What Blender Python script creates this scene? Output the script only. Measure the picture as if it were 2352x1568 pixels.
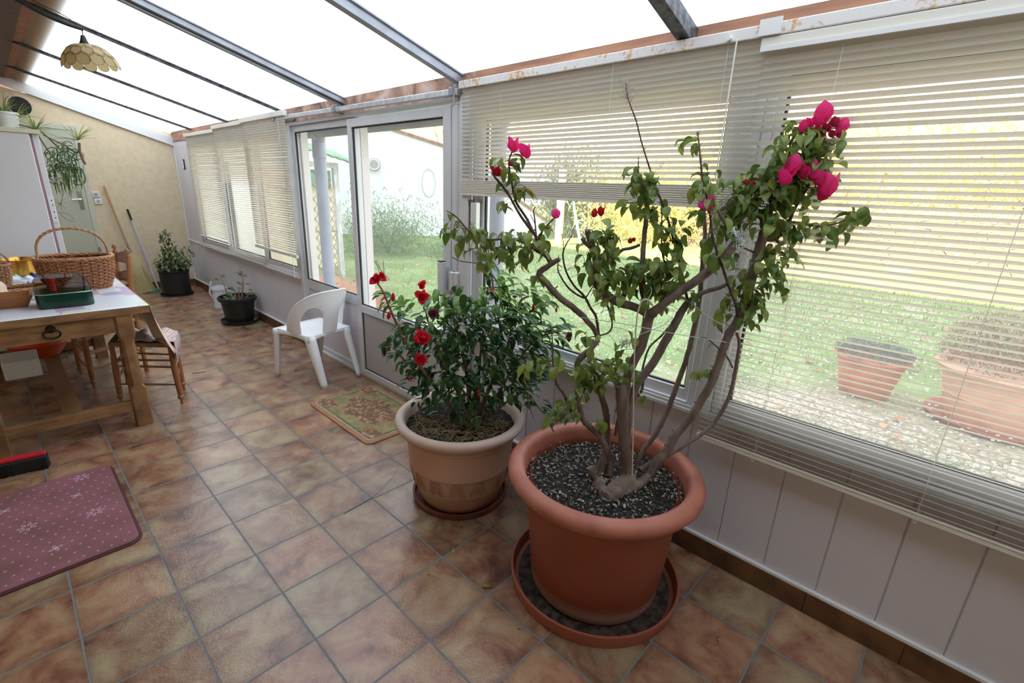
import bpy, math, random
from mathutils import Vector, Matrix, Euler, noise as mnoise
random.seed(7)
for o in list(bpy.data.objects): bpy.data.objects.remove(o)
SC = bpy.context.scene; COL = SC.collection
PI = math.pi
# ---------------- camera
CAM = Vector((0.0792, -1.7223, 1.6227)); F_PX = 1089.465
cam_d = bpy.data.cameras.new('camera'); cam = bpy.data.objects.new('camera', cam_d); COL.objects.link(cam)
cam.location = CAM; cam.rotation_euler = (1.26539, -0.0395, -0.81049)
cam_d.sensor_width = 36.0; cam_d.lens = F_PX / 2352 * 36.0; cam_d.clip_start = 0.05; cam_d.clip_end = 300
SC.camera = cam
CR = Euler((1.26539, -0.0395, -0.81049)).to_matrix()
# ---------------- world, sun, exposure
w = bpy.data.worlds.new('world'); SC.world = w; w.use_nodes = True
bg = w.node_tree.nodes['Background']
bg.inputs[0].default_value = (0.86, 0.93, 1.0, 1); bg.inputs[1].default_value = 1.35
sun_d = bpy.data.lights.new('sun', 'SUN'); sun = bpy.data.objects.new('sun', sun_d); COL.objects.link(sun)
sun_d.energy = 24.0; sun_d.angle = 0.01; sun_d.color = (1.0, 0.80, 0.50)
sun.rotation_euler = Vector((math.cos(math.radians(18.5)), 0.0, -math.sin(math.radians(18.5)))).to_track_quat('-Z', 'Y').to_euler()
SC.view_settings.view_transform = 'Standard'; SC.view_settings.look = 'None'
SC.view_settings.gamma = 1.0; SC.view_settings.use_curve_mapping = False
SC.view_settings.exposure = 1.25

# ---------------- measured points
def ray(x, y): return CR @ Vector((x - 1176, -(y - 784), -F_PX))
def on(ax, v, x, y):
    d = ray(x, y); return CAM + d * ((v - CAM[ax]) / d[ax])
HV = Vector((0.733, 0.68, 0))
def T(x, y, dep):                                    # point at horizontal distance dep along the view's heading
    d = ray(x, y); return CAM + d * (dep / d.dot(HV))
def roof_z(x): return 2.245 + 0.275 * (2.096 - x)

# ---------------- materials
def new_mat(name):
    m = bpy.data.materials.new(name); m.use_nodes = True
    return m, m.node_tree.nodes, m.node_tree.links, m.node_tree.nodes['Principled BSDF']
def mat(name, col, rough=0.6, metal=0.0, var=0.0, scale=20.0, bump=0.0, spec=0.5, col2=None, detail=4.0, trans=0.0, stretch=None, sheen=0.0):
    m, N, L, b = new_mat(name)
    b.inputs['Base Color'].default_value = (*col, 1); b.inputs['Roughness'].default_value = rough
    b.inputs['Metallic'].default_value = metal; b.inputs['Specular IOR Level'].default_value = spec
    if var or bump or col2:
        tc = N.new('ShaderNodeTexCoord'); nz = N.new('ShaderNodeTexNoise'); nz.inputs['Scale'].default_value = scale; nz.inputs['Detail'].default_value = detail
        src = tc.outputs['Object']
        if stretch:
            mp = N.new('ShaderNodeMapping'); mp.inputs['Scale'].default_value = stretch; L.new(src, mp.inputs[0]); src = mp.outputs[0]
        L.new(src, nz.inputs['Vector'])
        c2 = col2 or tuple(max(0, c * (1 - var)) for c in col)
        r = N.new('ShaderNodeValToRGB'); r.color_ramp.elements[0].color = (*c2, 1); r.color_ramp.elements[1].color = (*(col if col2 else tuple(min(1, c * (1 + var)) for c in col)), 1)
        r.color_ramp.elements[0].position = 0.35; r.color_ramp.elements[1].position = 0.65
        L.new(nz.outputs['Fac'], r.inputs[0]); L.new(r.outputs[0], b.inputs['Base Color'])
        if bump:
            bp = N.new('ShaderNodeBump'); bp.inputs['Strength'].default_value = bump; bp.inputs['Distance'].default_value = 0.01
            L.new(nz.outputs['Fac'], bp.inputs['Height']); L.new(bp.outputs[0], b.inputs['Normal'])
    return m
def leaf_mat(name, c1, c2, back=0.35, rough=0.35):
    m, N, L, b = new_mat(name)
    g = N.new('ShaderNodeNewGeometry'); r = N.new('ShaderNodeValToRGB')
    r.color_ramp.elements[0].color = (*c1, 1); r.color_ramp.elements[1].color = (*c2, 1)
    L.new(g.outputs['Random Per Island'], r.inputs[0]); L.new(r.outputs[0], b.inputs['Base Color'])
    b.inputs['Roughness'].default_value = rough
    t = N.new('ShaderNodeBsdfTranslucent'); mx = N.new('ShaderNodeMixShader'); mx.inputs[0].default_value = back
    L.new(r.outputs[0], t.inputs[0]); L.new(b.outputs[0], mx.inputs[1]); L.new(t.outputs[0], mx.inputs[2])
    L.new(mx.outputs[0], N['Material Output'].inputs[0]); return m
def glass_mat(name, tint=(0.97, 0.98, 0.98), haze=0.0):
    m, N, L, b = new_mat(name)
    t = N.new('ShaderNodeBsdfTransparent'); t.inputs[0].default_value = (*tint, 1)
    g = N.new('ShaderNodeBsdfGlossy'); g.inputs['Roughness'].default_value = 0.02
    lw = N.new('ShaderNodeLayerWeight'); lw.inputs[0].default_value = 0.5; f0 = N.new('ShaderNodeMath'); f0.operation = 'POWER'; f0.inputs[1].default_value = 5.0; L.new(lw.outputs['Facing'], f0.inputs[0])
    f = N.new('ShaderNodeMath'); f.operation = 'MULTIPLY_ADD'; f.inputs[1].default_value = 0.5; f.inputs[2].default_value = 0.03; L.new(f0.outputs[0], f.inputs[0]); mx = N.new('ShaderNodeMixShader')
    L.new(f.outputs[0], mx.inputs[0]); L.new(t.outputs[0], mx.inputs[1]); L.new(g.outputs[0], mx.inputs[2])
    if haze:
        tr = N.new('ShaderNodeBsdfTranslucent'); tr.inputs[0].default_value = (.9, .92, .92, 1); m2 = N.new('ShaderNodeMixShader'); m2.inputs[0].default_value = haze; L.new(mx.outputs[0], m2.inputs[1]); L.new(tr.outputs[0], m2.inputs[2]); mx = m2  # pale translucent veil mixed into the panes to give the outdoor haze
    L.new(mx.outputs[0], N['Material Output'].inputs[0]); return m

# ---------------- mesh collector
class MB:
    def __init__(s): s.v = []; s.f = []; s.m = []; s.k = 0
    def add(s, vs, fs):
        n = len(s.v); s.v += [tuple(v) for v in vs]; s.f += [tuple(i + n for i in f) for f in fs]; s.m += [s.k] * len(fs); return s
    def box(s, a, b, M=None, bev=0.0):
        x0, y0, z0 = a; x1, y1, z1 = b
        if bev > 0:
            vs = []; e = bev
            for z, q in ((z0, e), (z0 + e, 0), (z1 - e, 0), (z1, e)):
                for (x, y) in ((x0 + q, y0 + q + e), (x0 + q + e, y0 + q), (x1 - q - e, y0 + q), (x1 - q, y0 + q + e), (x1 - q, y1 - q - e), (x1 - q - e, y1 - q), (x0 + q + e, y1 - q), (x0 + q, y1 - q - e)): vs.append(Vector((x, y, z)))
            fs = [tuple(range(7, -1, -1)), tuple(range(24, 32))]
            for r in range(3):
                for i in range(8): fs.append((r * 8 + i, r * 8 + (i + 1) % 8, r * 8 + 8 + (i + 1) % 8, r * 8 + 8 + i))
        else:
            vs = [Vector(p) for p in ((x0, y0, z0), (x1, y0, z0), (x1, y1, z0), (x0, y1, z0), (x0, y0, z1), (x1, y0, z1), (x1, y1, z1), (x0, y1, z1))]
            fs = [(3, 2, 1, 0), (4, 5, 6, 7), (0, 1, 5, 4), (1, 2, 6, 5), (2, 3, 7, 6), (3, 0, 4, 7)]
        if M: vs = [M @ v for v in vs]
        return s.add(vs, fs)
    def hexa(s, p): # 8 points, bottom 4 then top 4
        return s.add(p, [(3, 2, 1, 0), (4, 5, 6, 7), (0, 1, 5, 4), (1, 2, 6, 5), (2, 3, 7, 6), (3, 0, 4, 7)])
    def beam(s, a, b, wid, hei, up=Vector((0, 0, 1))):
        a = Vector(a); b = Vector(b); d = (b - a).normalized(); sd = d.cross(up).normalized() * wid / 2; u = sd.cross(d).normalized() * hei / 2
        P = [a - sd - u, a + sd - u, b + sd - u, b - sd - u, a - sd + u, a + sd + u, b + sd + u, b - sd + u]
        return s.hexa(P)
    def tube(s, pts, r, n=8, cap=True, closed=False, wob=0.0):
        pts = [Vector(p) for p in pts]; m = len(pts); rs = r if isinstance(r, (list, tuple)) else [r] * m
        vs = []; prev = None
        for i, p in enumerate(pts):
            t = (pts[(i + 1) % m] - pts[i - 1]) if closed or 0 < i < m - 1 else (pts[1] - pts[0] if i == 0 else pts[-1] - pts[-2])
            t = t.normalized() if t.length > 1e-9 else Vector((0, 0, 1))
            if prev is None:
                q = Vector((0, 0, 1)) if abs(t.z) < 0.9 else Vector((1, 0, 0)); u = t.cross(q).normalized()
            else:
                u = (prev - t * prev.dot(t)); u = u.normalized() if u.length > 1e-6 else t.orthogonal().normalized()
            prev = u; v = t.cross(u)
            for k in range(n):
                a = 2 * PI * k / n; rr = rs[i] * (1 + (random.uniform(-wob, wob) if wob else 0))
                vs.append(p + (u * math.cos(a) + v * math.sin(a)) * rr)
        fs = []
        for i in range(m if closed else m - 1):
            for k in range(n):
                a = i * n + k; b = i * n + (k + 1) % n; c = ((i + 1) % m) * n
                fs.append((a, b, c + (k + 1) % n, c + k))
        if cap and not closed: fs += [tuple(range(n - 1, -1, -1)), tuple((m - 1) * n + k for k in range(n))]
        return s.add(vs, fs)
    def lathe(s, prof, c=(0, 0, 0), n=48, M=None, sx=1.0, sy=1.0, cap0=False, cap1=False):
        vs = []; c = Vector(c)
        for r, z in prof:
            for k in range(n):
                a = 2 * PI * k / n; v = Vector((r * math.cos(a) * sx, r * math.sin(a) * sy, z)); vs.append((M @ v if M else v) + c)
        fs = []
        for i in range(len(prof) - 1):
            for k in range(n): fs.append((i * n + k, i * n + (k + 1) % n, (i + 1) * n + (k + 1) % n, (i + 1) * n + k))
        if cap0: fs.append(tuple(range(n - 1, -1, -1)))
        if cap1: fs.append(tuple((len(prof) - 1) * n + k for k in range(n)))
        return s.add(vs, fs)
    def grid(s, fn, nu, nv, skip=None, flip=False):
        vs = [fn(i / nu, j / nv) for j in range(nv + 1) for i in range(nu + 1)]; fs = []
        for j in range(nv):
            for i in range(nu):
                if skip and skip((i + .5) / nu, (j + .5) / nv): continue
                a = j * (nu + 1) + i; q = (a, a + 1, a + nu + 2, a + nu + 1); fs.append(q[::-1] if flip else q)
        return s.add(vs, fs)
    def leaf(s, p, d, up, L, Wd, curl=0.3, fold=0.25, n=4, shape='ov'):
        d = Vector(d).normalized(); up = Vector(up); sd = d.cross(up)
        if sd.length < 1e-4: sd = d.orthogonal()
        sd.normalize(); u = sd.cross(d).normalized(); vs = []; p = Vector(p)
        for i in range(n + 1):
            t = i / n
            if shape == 'ov': wd = math.sin(PI * min(1, (t * 0.93 + 0.05)) ** 0.8) ** 0.85 if t < 1 else 0.02
            elif shape == 'strap': wd = (1 - t) ** 0.5 * 0.9 + 0.02
            else: wd = math.sin(PI * (t * 0.9 + 0.05))
            a = curl * t * 1.6
            q = p + d * (L * (math.sin(a) / (curl * 1.6 + 1e-6) if abs(curl) > 0.02 else t)) - u * (L * ((1 - math.cos(a)) / (curl * 1.6 + 1e-6) if abs(curl) > 0.02 else 0))
            h = Wd * 0.5 * max(wd, 0.02)
            vs += [q - sd * h + u * h * fold * 2, q, q + sd * h + u * h * fold * 2]
        fs = []
        for i in range(n):
            a = i * 3; fs += [(a, a + 1, a + 4, a + 3), (a + 1, a + 2, a + 5, a + 4)]
        return s.add(vs, fs)
    def build(s, name, m=None, parent=None, smooth=40, loc=None, sol=0.0, bev=0.0, sub=0):
        me = bpy.data.meshes.new(name); me.from_pydata([tuple(v) for v in s.v], [], s.f); me.update()
        ms = m if isinstance(m, (list, tuple)) else [m]
        for x in ms: me.materials.append(x)
        if len(ms) > 1: me.polygons.foreach_set('material_index', s.m)
        if smooth:
            me.polygons.foreach_set('use_smooth', [True] * len(me.polygons)); me.set_sharp_from_angle(angle=math.radians(smooth))
        o = bpy.data.objects.new(name, me); COL.objects.link(o)
        if loc is not None: o.location = loc
        if parent is not None:
            o.parent = parent
            if loc is None and any(abs(c) > 1e-9 for c in parent.location) and not getattr(s, 'local', False):
                o.matrix_parent_inverse = Matrix.Translation(-parent.location) if parent.parent is None else Matrix.Translation(-parent.matrix_basis.translation)
        if sol:
            q = o.modifiers.new('solid', 'SOLIDIFY'); q.thickness = sol; q.offset = 0
        if bev:
            q = o.modifiers.new('bevel', 'BEVEL'); q.width = bev; q.segments = 2; q.limit_method = 'ANGLE'; q.angle_limit = math.radians(50)
        if sub:
            q = o.modifiers.new('sub', 'SUBSURF'); q.levels = sub; q.render_levels = sub
        return o
def tag(o, label, cat, group=None):
    o['label'] = label; o['category'] = cat
    if group: o['group'] = group
    return o
def struct(o, label=None):
    o['kind'] = 'structure'
    if label: o['label'] = label
    return o
def thing(name, label, cat, loc=(0, 0, 0), group=None):
    o = bpy.data.objects.new(name, None); COL.objects.link(o); o.location = loc; o.empty_display_size = 0.1
    return tag(o, label, cat, group)
def rnd(a, b): return random.uniform(a, b)
def smooth_path(pts, k=4):
    pts = [Vector(p) for p in pts]; out = []
    for i in range(len(pts) - 1):
        p0 = pts[max(i - 1, 0)]; p1 = pts[i]; p2 = pts[i + 1]; p3 = pts[min(i + 2, len(pts) - 1)]
        for j in range(k):
            t = j / k
            out.append(0.5 * ((2 * p1) + (p2 - p0) * t + (2 * p0 - 5 * p1 + 4 * p2 - p3) * t * t + (3 * p1 - p0 - 3 * p2 + p3) * t ** 3))
    out.append(pts[-1]); return out
def lerp_list(vals, k):
    out = []
    for i in range(len(vals) - 1):
        for j in range(k): out.append(vals[i] + (vals[i + 1] - vals[i]) * j / k)
    return out + [vals[-1]]

# ---------------- shared materials
ALU = mat('white_aluminium', (0.64, 0.65, 0.69), 0.35, 0.25, var=0.05, scale=3)
ALU_D = mat('grey_aluminium', (0.30, 0.31, 0.34), 0.35, 0.55, var=0.1, scale=6)
PVC = mat('white_pvc_panel', (0.65, 0.635, 0.70), 0.38, var=0.02, scale=2)
WHITE = mat('white_paint', (0.74, 0.74, 0.76), 0.45, var=0.03, scale=4)
BLACK = mat('black_rubber', (0.012, 0.012, 0.014), 0.6)
GLASS = glass_mat('window_glass', haze=0.05)
PLASTER = mat('cream_plaster', (0.70, 0.585, 0.415), 0.9, var=0.05, scale=14, bump=0.35, detail=8)
# ================= FLOOR
def floor_mat():
    m, N, L, b = new_mat('glazed_terracotta_tiles')
    tc = N.new('ShaderNodeTexCoord'); mp = N.new('ShaderNodeMapping'); mp.inputs['Scale'].default_value = (1 / 0.3, 1 / 0.3, 1 / 0.3)
    L.new(tc.outputs['Object'], mp.inputs[0])
    fl = N.new('ShaderNodeVectorMath'); fl.operation = 'FLOOR'; L.new(mp.outputs[0], fl.inputs[0])
    fr = N.new('ShaderNodeVectorMath'); fr.operation = 'FRACTION'; L.new(mp.outputs[0], fr.inputs[0])
    wn = N.new('ShaderNodeTexWhiteNoise'); wn.noise_dimensions = '2D'; L.new(fl.outputs[0], wn.inputs['Vector'])
    sp = N.new('ShaderNodeSeparateXYZ'); L.new(fr.outputs[0], sp.inputs[0])
    # distance to tile edge
    def mth(op, a, bb=None, c=None):
        n = N.new('ShaderNodeMath'); n.operation = op
        for i, q in enumerate((a, bb, c)):
            if q is None: continue
            if isinstance(q, (int, float)): n.inputs[i].default_value = q
            else: L.new(q, n.inputs[i])
        return n.outputs[0]
    dx = mth('SUBTRACT', 0.5, mth('ABSOLUTE', mth('SUBTRACT', sp.outputs[0], 0.5)))
    dy = mth('SUBTRACT', 0.5, mth('ABSOLUTE', mth('SUBTRACT', sp.outputs[1], 0.5)))
    d = mth('MINIMUM', dx, dy)
    nz0 = N.new('ShaderNodeTexNoise'); nz0.inputs['Scale'].default_value = 60; L.new(tc.outputs['Object'], nz0.inputs['Vector'])
    dj = mth('ADD', d, mth('MULTIPLY', mth('SUBTRACT', nz0.outputs[0], 0.5), 0.006))
    grout = N.new('ShaderNodeMapRange'); grout.inputs['From Min'].default_value = 0.0085; grout.inputs['From Max'].default_value = 0.0125; L.new(dj, grout.inputs[0])
    # per-tile offset of the mottling
    sc = N.new('ShaderNodeVectorMath'); sc.operation = 'SCALE'; sc.inputs['Scale'].default_value = 37.0; L.new(wn.outputs['Color'], sc.inputs[0])
    ad = N.new('ShaderNodeVectorMath'); ad.operation = 'ADD'; L.new(mp.outputs[0], ad.inputs[0]); L.new(sc.outputs[0], ad.inputs[1])
    n1 = N.new('ShaderNodeTexNoise'); n1.inputs['Scale'].default_value = 1.7; n1.inputs['Detail'].default_value = 6; n1.inputs['Roughness'].default_value = 0.62; n1.inputs['Distortion'].default_value = 0.5; L.new(ad.outputs[0], n1.inputs['Vector'])
    r1 = N.new('ShaderNodeValToRGB'); cr = r1.color_ramp
    cr.elements[0].position = 0.30; cr.elements[0].color = (0.095, 0.045, 0.032, 1)
    cr.elements[1].position = 0.70; cr.elements[1].color = (0.41, 0.315, 0.20, 1)
    e = cr.elements.new(0.43); e.color = (0.245, 0.122, 0.078, 1)
    e = cr.elements.new(0.56); e.color = (0.33, 0.215, 0.135, 1)
    L.new(n1.outputs[0], r1.inputs[0])
    r2 = N.new('ShaderNodeValToRGB'); r2.color_ramp.elements[0].color = (1.10, 0.95, 0.90, 1); r2.color_ramp.elements[1].color = (0.86, 0.93, 0.90, 1)
    L.new(wn.outputs['Value'], r2.inputs[0])
    mu = N.new('ShaderNodeMix'); mu.data_type = 'RGBA'; mu.blend_type = 'MULTIPLY'; mu.inputs[0].default_value = 1; L.new(r1.outputs[0], mu.inputs[6]); L.new(r2.outputs[0], mu.inputs[7])
    # soft darker rim of the glaze
    rim = N.new('ShaderNodeMapRange'); rim.inputs['From Min'].default_value = 0.0; rim.inputs['From Max'].default_value = 0.13; rim.inputs['To Min'].default_value = 0.74; L.new(d, rim.inputs[0])
    mu2 = N.new('ShaderNodeMix'); mu2.data_type = 'RGBA'; mu2.blend_type = 'MULTIPLY'; mu2.inputs[0].default_value = 1; L.new(mu.outputs[2], mu2.inputs[6]); L.new(rim.outputs[0], mu2.inputs[7])
    mx = N.new('ShaderNodeMix'); mx.data_type = 'RGBA'; L.new(grout.outputs[0], mx.inputs[0]); mx.inputs[6].default_value = (0.15, 0.165, 0.185, 1); L.new(mu2.outputs[2], mx.inputs[7])
    L.new(mx.outputs[2], b.inputs['Base Color'])
    rr = N.new('ShaderNodeMapRange'); rr.inputs['To Min'].default_value = 0.75; rr.inputs['To Max'].default_value = 0.26; L.new(grout.outputs[0], rr.inputs[0]); L.new(rr.outputs[0], b.inputs['Roughness']); b.inputs['Specular IOR Level'].default_value = 0.75
    bp = N.new('ShaderNodeBump'); bp.inputs['Strength'].default_value = 0.6; bp.inputs['Distance'].default_value = 0.002
    n2 = N.new('ShaderNodeTexNoise'); n2.inputs['Scale'].default_value = 55; n2.inputs['Detail'].default_value = 5; n2.inputs['Distortion'].default_value = 1.5; L.new(tc.outputs['Object'], n2.inputs['Vector'])
    hh = mth('ADD', mth('MULTIPLY', n2.outputs[0], 0.8), mth('MULTIPLY', grout.outputs[0], 1.0)); L.new(hh, bp.inputs['Height']); L.new(bp.outputs[0], b.inputs['Normal'])
    return m
FM = floor_mat()
fl = MB(); fl.box((-1.3, -3.2, -0.12), (2.14, 7.2, 0.0)); floor = struct(fl.build('floor', FM, smooth=0))
CRACK = mat('crack_dark', (0.02, 0.014, 0.012), 0.9)
cr = MB()
for path, r in (([(1.447, .444), (1.40, .41), (1.333, .368), (1.26, .335), (1.2, .309)], .0008), ([(1.2, .309), (1.17, .311), (1.14, .304), (1.09, .30), (1.025, .289)], .002), ([(0.996, 2.929), (1.05, 2.905), (1.095, 2.9)], .004)):
    cr.tube([(x, y, 0.0003) for x, y in path], r, 4)
c_ = cr.build('tile_crack', CRACK, floor)

# ================= CEILING (translucent twin-wall sheets)
def poly_mat():
    m, N, L, b = new_mat('translucent_polycarbonate')
    tc = N.new('ShaderNodeTexCoord'); wv = N.new('ShaderNodeTexWave'); wv.bands_direction = 'Y'; wv.inputs['Scale'].default_value = 30
    L.new(tc.outputs['Object'], wv.inputs[0])
    n = N.new('ShaderNodeTexNoise'); n.inputs['Scale'].default_value = 1.2; L.new(tc.outputs['Object'], n.inputs[0])
    r = N.new('ShaderNodeValToRGB'); r.color_ramp.elements[0].color = (0.80, 0.86, 0.90, 1); r.color_ramp.elements[1].color = (0.90, 0.94, 0.96, 1); L.new(wv.outputs['Fac'], r.inputs[0])
    t = N.new('ShaderNodeBsdfTranslucent'); L.new(r.outputs[0], t.inputs[0])
    g = N.new('ShaderNodeBsdfGlossy'); g.inputs['Roughness'].default_value = 0.25
    mx = N.new('ShaderNodeMixShader'); mx.inputs[0].default_value = 0.05; L.new(t.outputs[0], mx.inputs[1]); L.new(g.outputs[0], mx.inputs[2])
    L.new(mx.outputs[0], N['Material Output'].inputs[0]); return m
ce = MB(); ce.add([(0.40, -3.2, roof_z(.40) + .01), (2.32, -3.2, roof_z(2.32) + .01), (2.32, 7.2, roof_z(2.32) + .01), (0.40, 7.2, roof_z(.40) + .01)], [(0, 1, 2, 3)])
ceiling = struct(ce.build('ceiling', poly_mat(), smooth=0))
BROWNW = mat('brown_stained_boards', (0.11, 0.045, 0.032), 0.6, var=0.25, scale=6, stretch=(1, 12, 1))
cb = MB(); cb.hexa([Vector(p) for p in ((-1.35, -3.2, roof_z(.47) + .24), (.47, -3.2, roof_z(.47) - .01), (.47, 7.2, roof_z(.47) - .01), (-1.35, 7.2, roof_z(.47) + .24), (-1.35, -3.2, roof_z(.47) + .3), (.47, -3.2, roof_z(.47) + .05), (.47, 7.2, roof_z(.47) + .05), (-1.35, 7.2, roof_z(.47) + .3))])
cb.build('soffit_boards', BROWNW, ceiling, smooth=0)
# house roof over the left side, its eave reaching over the sheets
TILE_R = mat('roof_tiles_orange', (0.35, 0.15, 0.09), 0.8, var=0.2, scale=12)
hr = MB(); hr.hexa([Vector(p) for p in ((-3.4, -9, 3.0), (0.66, -9, 2.675), (0.66, 20, 2.675), (-3.4, 20, 3.0), (-3.4, -9, 5.5), (0.66, -9, 2.80), (0.66, 20, 2.80), (-3.4, 20, 5.5))])
struct(hr.build('house_roof', TILE_R, smooth=0), 'house roof and eave rising over the left side of the conservatory')
hw = MB(); hw.box((-1.75, -9, -0.3), (-1.31, 20, 3.0)); struct(hw.build('wall_left', PLASTER, smooth=0))
bw = MB(); bw.box((-1.35, -3.3, -0.1), (2.14, -3.2, 3.0)); struct(bw.build('wall_near', PLASTER, smooth=0))
ew = MB(); ew.hexa([Vector(p) for p in ((-1.35, 7.13, -.1), (2.2, 7.13, -.1), (2.2, 7.3, -.1), (-1.35, 7.3, -.1), (-1.35, 7.13, 2.95), (2.2, 7.13, roof_z(2.2)), (2.2, 7.3, roof_z(2.2)), (-1.35, 7.3, 2.95))])
wall_far = struct(ew.build('wall_far', PLASTER, smooth=0))

# glazing bars
BAR = mat('bar_grey_metal', (0.33, 0.34, 0.38), 0.4, 0.5, var=0.15, scale=8)
BAR_R = mat('bar_dark_worn_metal', (0.10, 0.10, 0.11), 0.5, 0.4, var=0.6, scale=30)
for n, (y, wd, ht, mm) in enumerate(((-2.2, .03, .04, BAR_R), (-0.745, .055, .06, BAR_R), (0.635, .045, .05, BAR), (2.03, .10, .04, BAR), (3.16, .02, .022, BAR_R), (4.64, .02, .022, BAR_R), (6.11, .02, .022, BAR_R))):
    b = MB(); u = Vector((-.275, 0, 1)).normalized()
    b.beam((0.40, y, roof_z(.40) - ht / 2 + .004), (2.09, y, roof_z(2.09) - ht / 2 + .004), wd, ht)
    if mm is BAR or wd < .025:
        for s in (-1, 1):
            b.beam((0.40, y + s * (wd / 2 + .008), roof_z(.40) + .002), (2.09, y + s * (wd / 2 + .008), roof_z(2.09) + .002), .010, .010)
        if wd > .08: b.beam((0.40, y, roof_z(.40) - ht - .006), (2.09, y, roof_z(2.09) - ht - .006), .03, .014)
    struct(b.build('trim_%d' % (n + 1), mm, bev=.002))

# top wood plate over the windows
def rusty():
    m, N, L, b = new_mat('flaking_paint_on_wood')
    tc = N.new('ShaderNodeTexCoord'); n = N.new('ShaderNodeTexNoise'); n.inputs['Scale'].default_value = 5; n.inputs['Detail'].default_value = 8; n.inputs['Distortion'].default_value = 0.6
    L.new(tc.outputs['Object'], n.inputs[0]); r = N.new('ShaderNodeValToRGB'); c = r.color_ramp
    c.elements[0].position = .34; c.elements[0].color = (.05, .03, .03, 1); c.elements[1].position = .66; c.elements[1].color = (.58, .44, .40, 1)
    e = c.elements.new(.45); e.color = (.30, .17, .13, 1); e = c.elements.new(.54); e.color = (.45, .27, .19, 1)
    L.new(n.outputs[0], r.inputs[0]); L.new(r.outputs[0], b.inputs['Base Color']); b.inputs['Roughness'].default_value = .8
    bp = N.new('ShaderNodeBump'); bp.inputs['Strength'].default_value = .5; bp.inputs['Distance'].default_value = .01; L.new(n.outputs[0], bp.inputs['Height']); L.new(bp.outputs[0], b.inputs['Normal'])
    return m
def orange_wood():
    return mat('orange_stained_wood', (0.50, 0.24, 0.13), 0.6, scale=5, col2=(0.20, 0.09, 0.07), stretch=(1, .4, 4), detail=8)
t = MB(); t.box((2.085, 0.5, 2.13), (2.17, 3.25, 2.262)); struct(t.build('trim_8', rusty(), smooth=0))
t = MB(); t.box((2.085, -3.2, 2.13), (2.17, 0.5, 2.262)); t.box((2.085, 3.25, 2.13), (2.17, 7.13, 2.262)); struct(t.build('trim_9', orange_wood(), smooth=0))

# far wall: sloped white fascia, strip, skirting, corner
t = MB()
def fz(x): return 2.052 + .325 * (2.135 - x)
t.hexa([Vector(p) for p in ((.1, 7.09, fz(.1)), (2.10, 7.09, fz(2.10)), (2.10, 7.13, fz(2.10)), (.1, 7.13, fz(.1)), (.1, 7.09, fz(.1) + .118), (2.10, 7.09, fz(2.10) + .118), (2.10, 7.13, fz(2.10) + .118), (.1, 7.13, fz(.1) + .118))])
struct(t.build('trim_10', WHITE, bev=.004))
SK = mat('brown_skirting_tile', (0.16, 0.075, 0.03), 0.4, scale=9, col2=(0.07, 0.035, 0.018))
t = MB()
y = -3.2
while y < 7.12:
    y1 = min(y + .325, 7.12)
    if not (0.55 < (y + y1) / 2 < 3.06): t.box((2.078, y + .0012, 0), (2.0955, y1 - .0012, .10)); t.box((2.080, y, 0), (2.0955, y1, .099))
    y = y1
struct(t.build('baseboard_right', SK, bev=.002))
t = MB(); x = 1.03
while x < 2.07:
    x1 = min(x + .325, 2.078); t.box((x + .002, 7.112, 0), (x1 - .002, 7.129, .10)); x = x1
struct(t.build('baseboard_far', SK, bev=.002))

# ================= RIGHT WALL: pvc boards below the sills
t = MB()
def boards(y0, y1, z0, z1, step=.2):
    y = math.floor(y0 / step + 1e-6) * step
    while y < y1 - .001:
        a = max(y, y0); b = min(y + step, y1)
        if b - a > .01: t.box((2.096, a + .002, z0), (2.108, b - .002, z1), bev=.0025)
        y += step
    t.box((2.103, y0, z0), (2.14, y1, z1))
boards(-3.2, 0.57, .11, .70)
boards(3.04, 7.13, .11, .715, .1)
t.box((2.1, 6.33, .6), (2.14, 7.13, 2.13)); t.box((2.096, 6.335, .715), (2.108, 7.13, 2.13), bev=.002)
wall_right = struct(t.build('wall_right', PVC, smooth=0))
t = MB()
for y0, y1 in ((-3.2, .57), (3.04, 7.12)):
    t.box((2.080, y0, .100), (2.100, y1, .112)); t.box((2.082, y0, .700), (2.108, y1, .722))
t.box((2.083, 3.028, .1), (2.108, 3.04, .722)); t.box((2.083, 6.322, .722), (2.108, 6.337, 2.13)); t.box((2.08, 7.10, .1), (2.10, 7.129, 2.13))
struct(t.build('trim_11', WHITE, smooth=0))

# ================= WINDOWS
def frame_rect(m, y0, y1, z0, z1, wd, x0=2.075, x1=2.135, wb=None, wt=None):
    wb = wb or wd; wt = wt or wd
    m.box((x0, y0, z0), (x1, y0 + wd, z1), bev=.003); m.box((x0, y1 - wd, z0), (x1, y1, z1), bev=.003)
    m.box((x0, y0 + wd, z0), (x1, y1 - wd, z0 + wb), bev=.003); m.box((x0, y0 + wd, z1 - wt), (x1, y1 - wd, z1), bev=.003)
def gasket(m, y0, y1, z0, z1, x=2.098):
    w_ = .008
    m.box((x, y0, z0), (x + .015, y0 + w_, z1)); m.box((x, y1 - w_, z0), (x + .015, y1, z1)); m.box((x, y0, z0), (x + .015, y1, z0 + w_)); m.box((x, y0, z1 - w_), (x + .015, y1, z1))
def pane(y0, y1, z0, z1, x=2.104): return MB().box((x, y0, z0), (x + .004, y1, z1))
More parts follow.
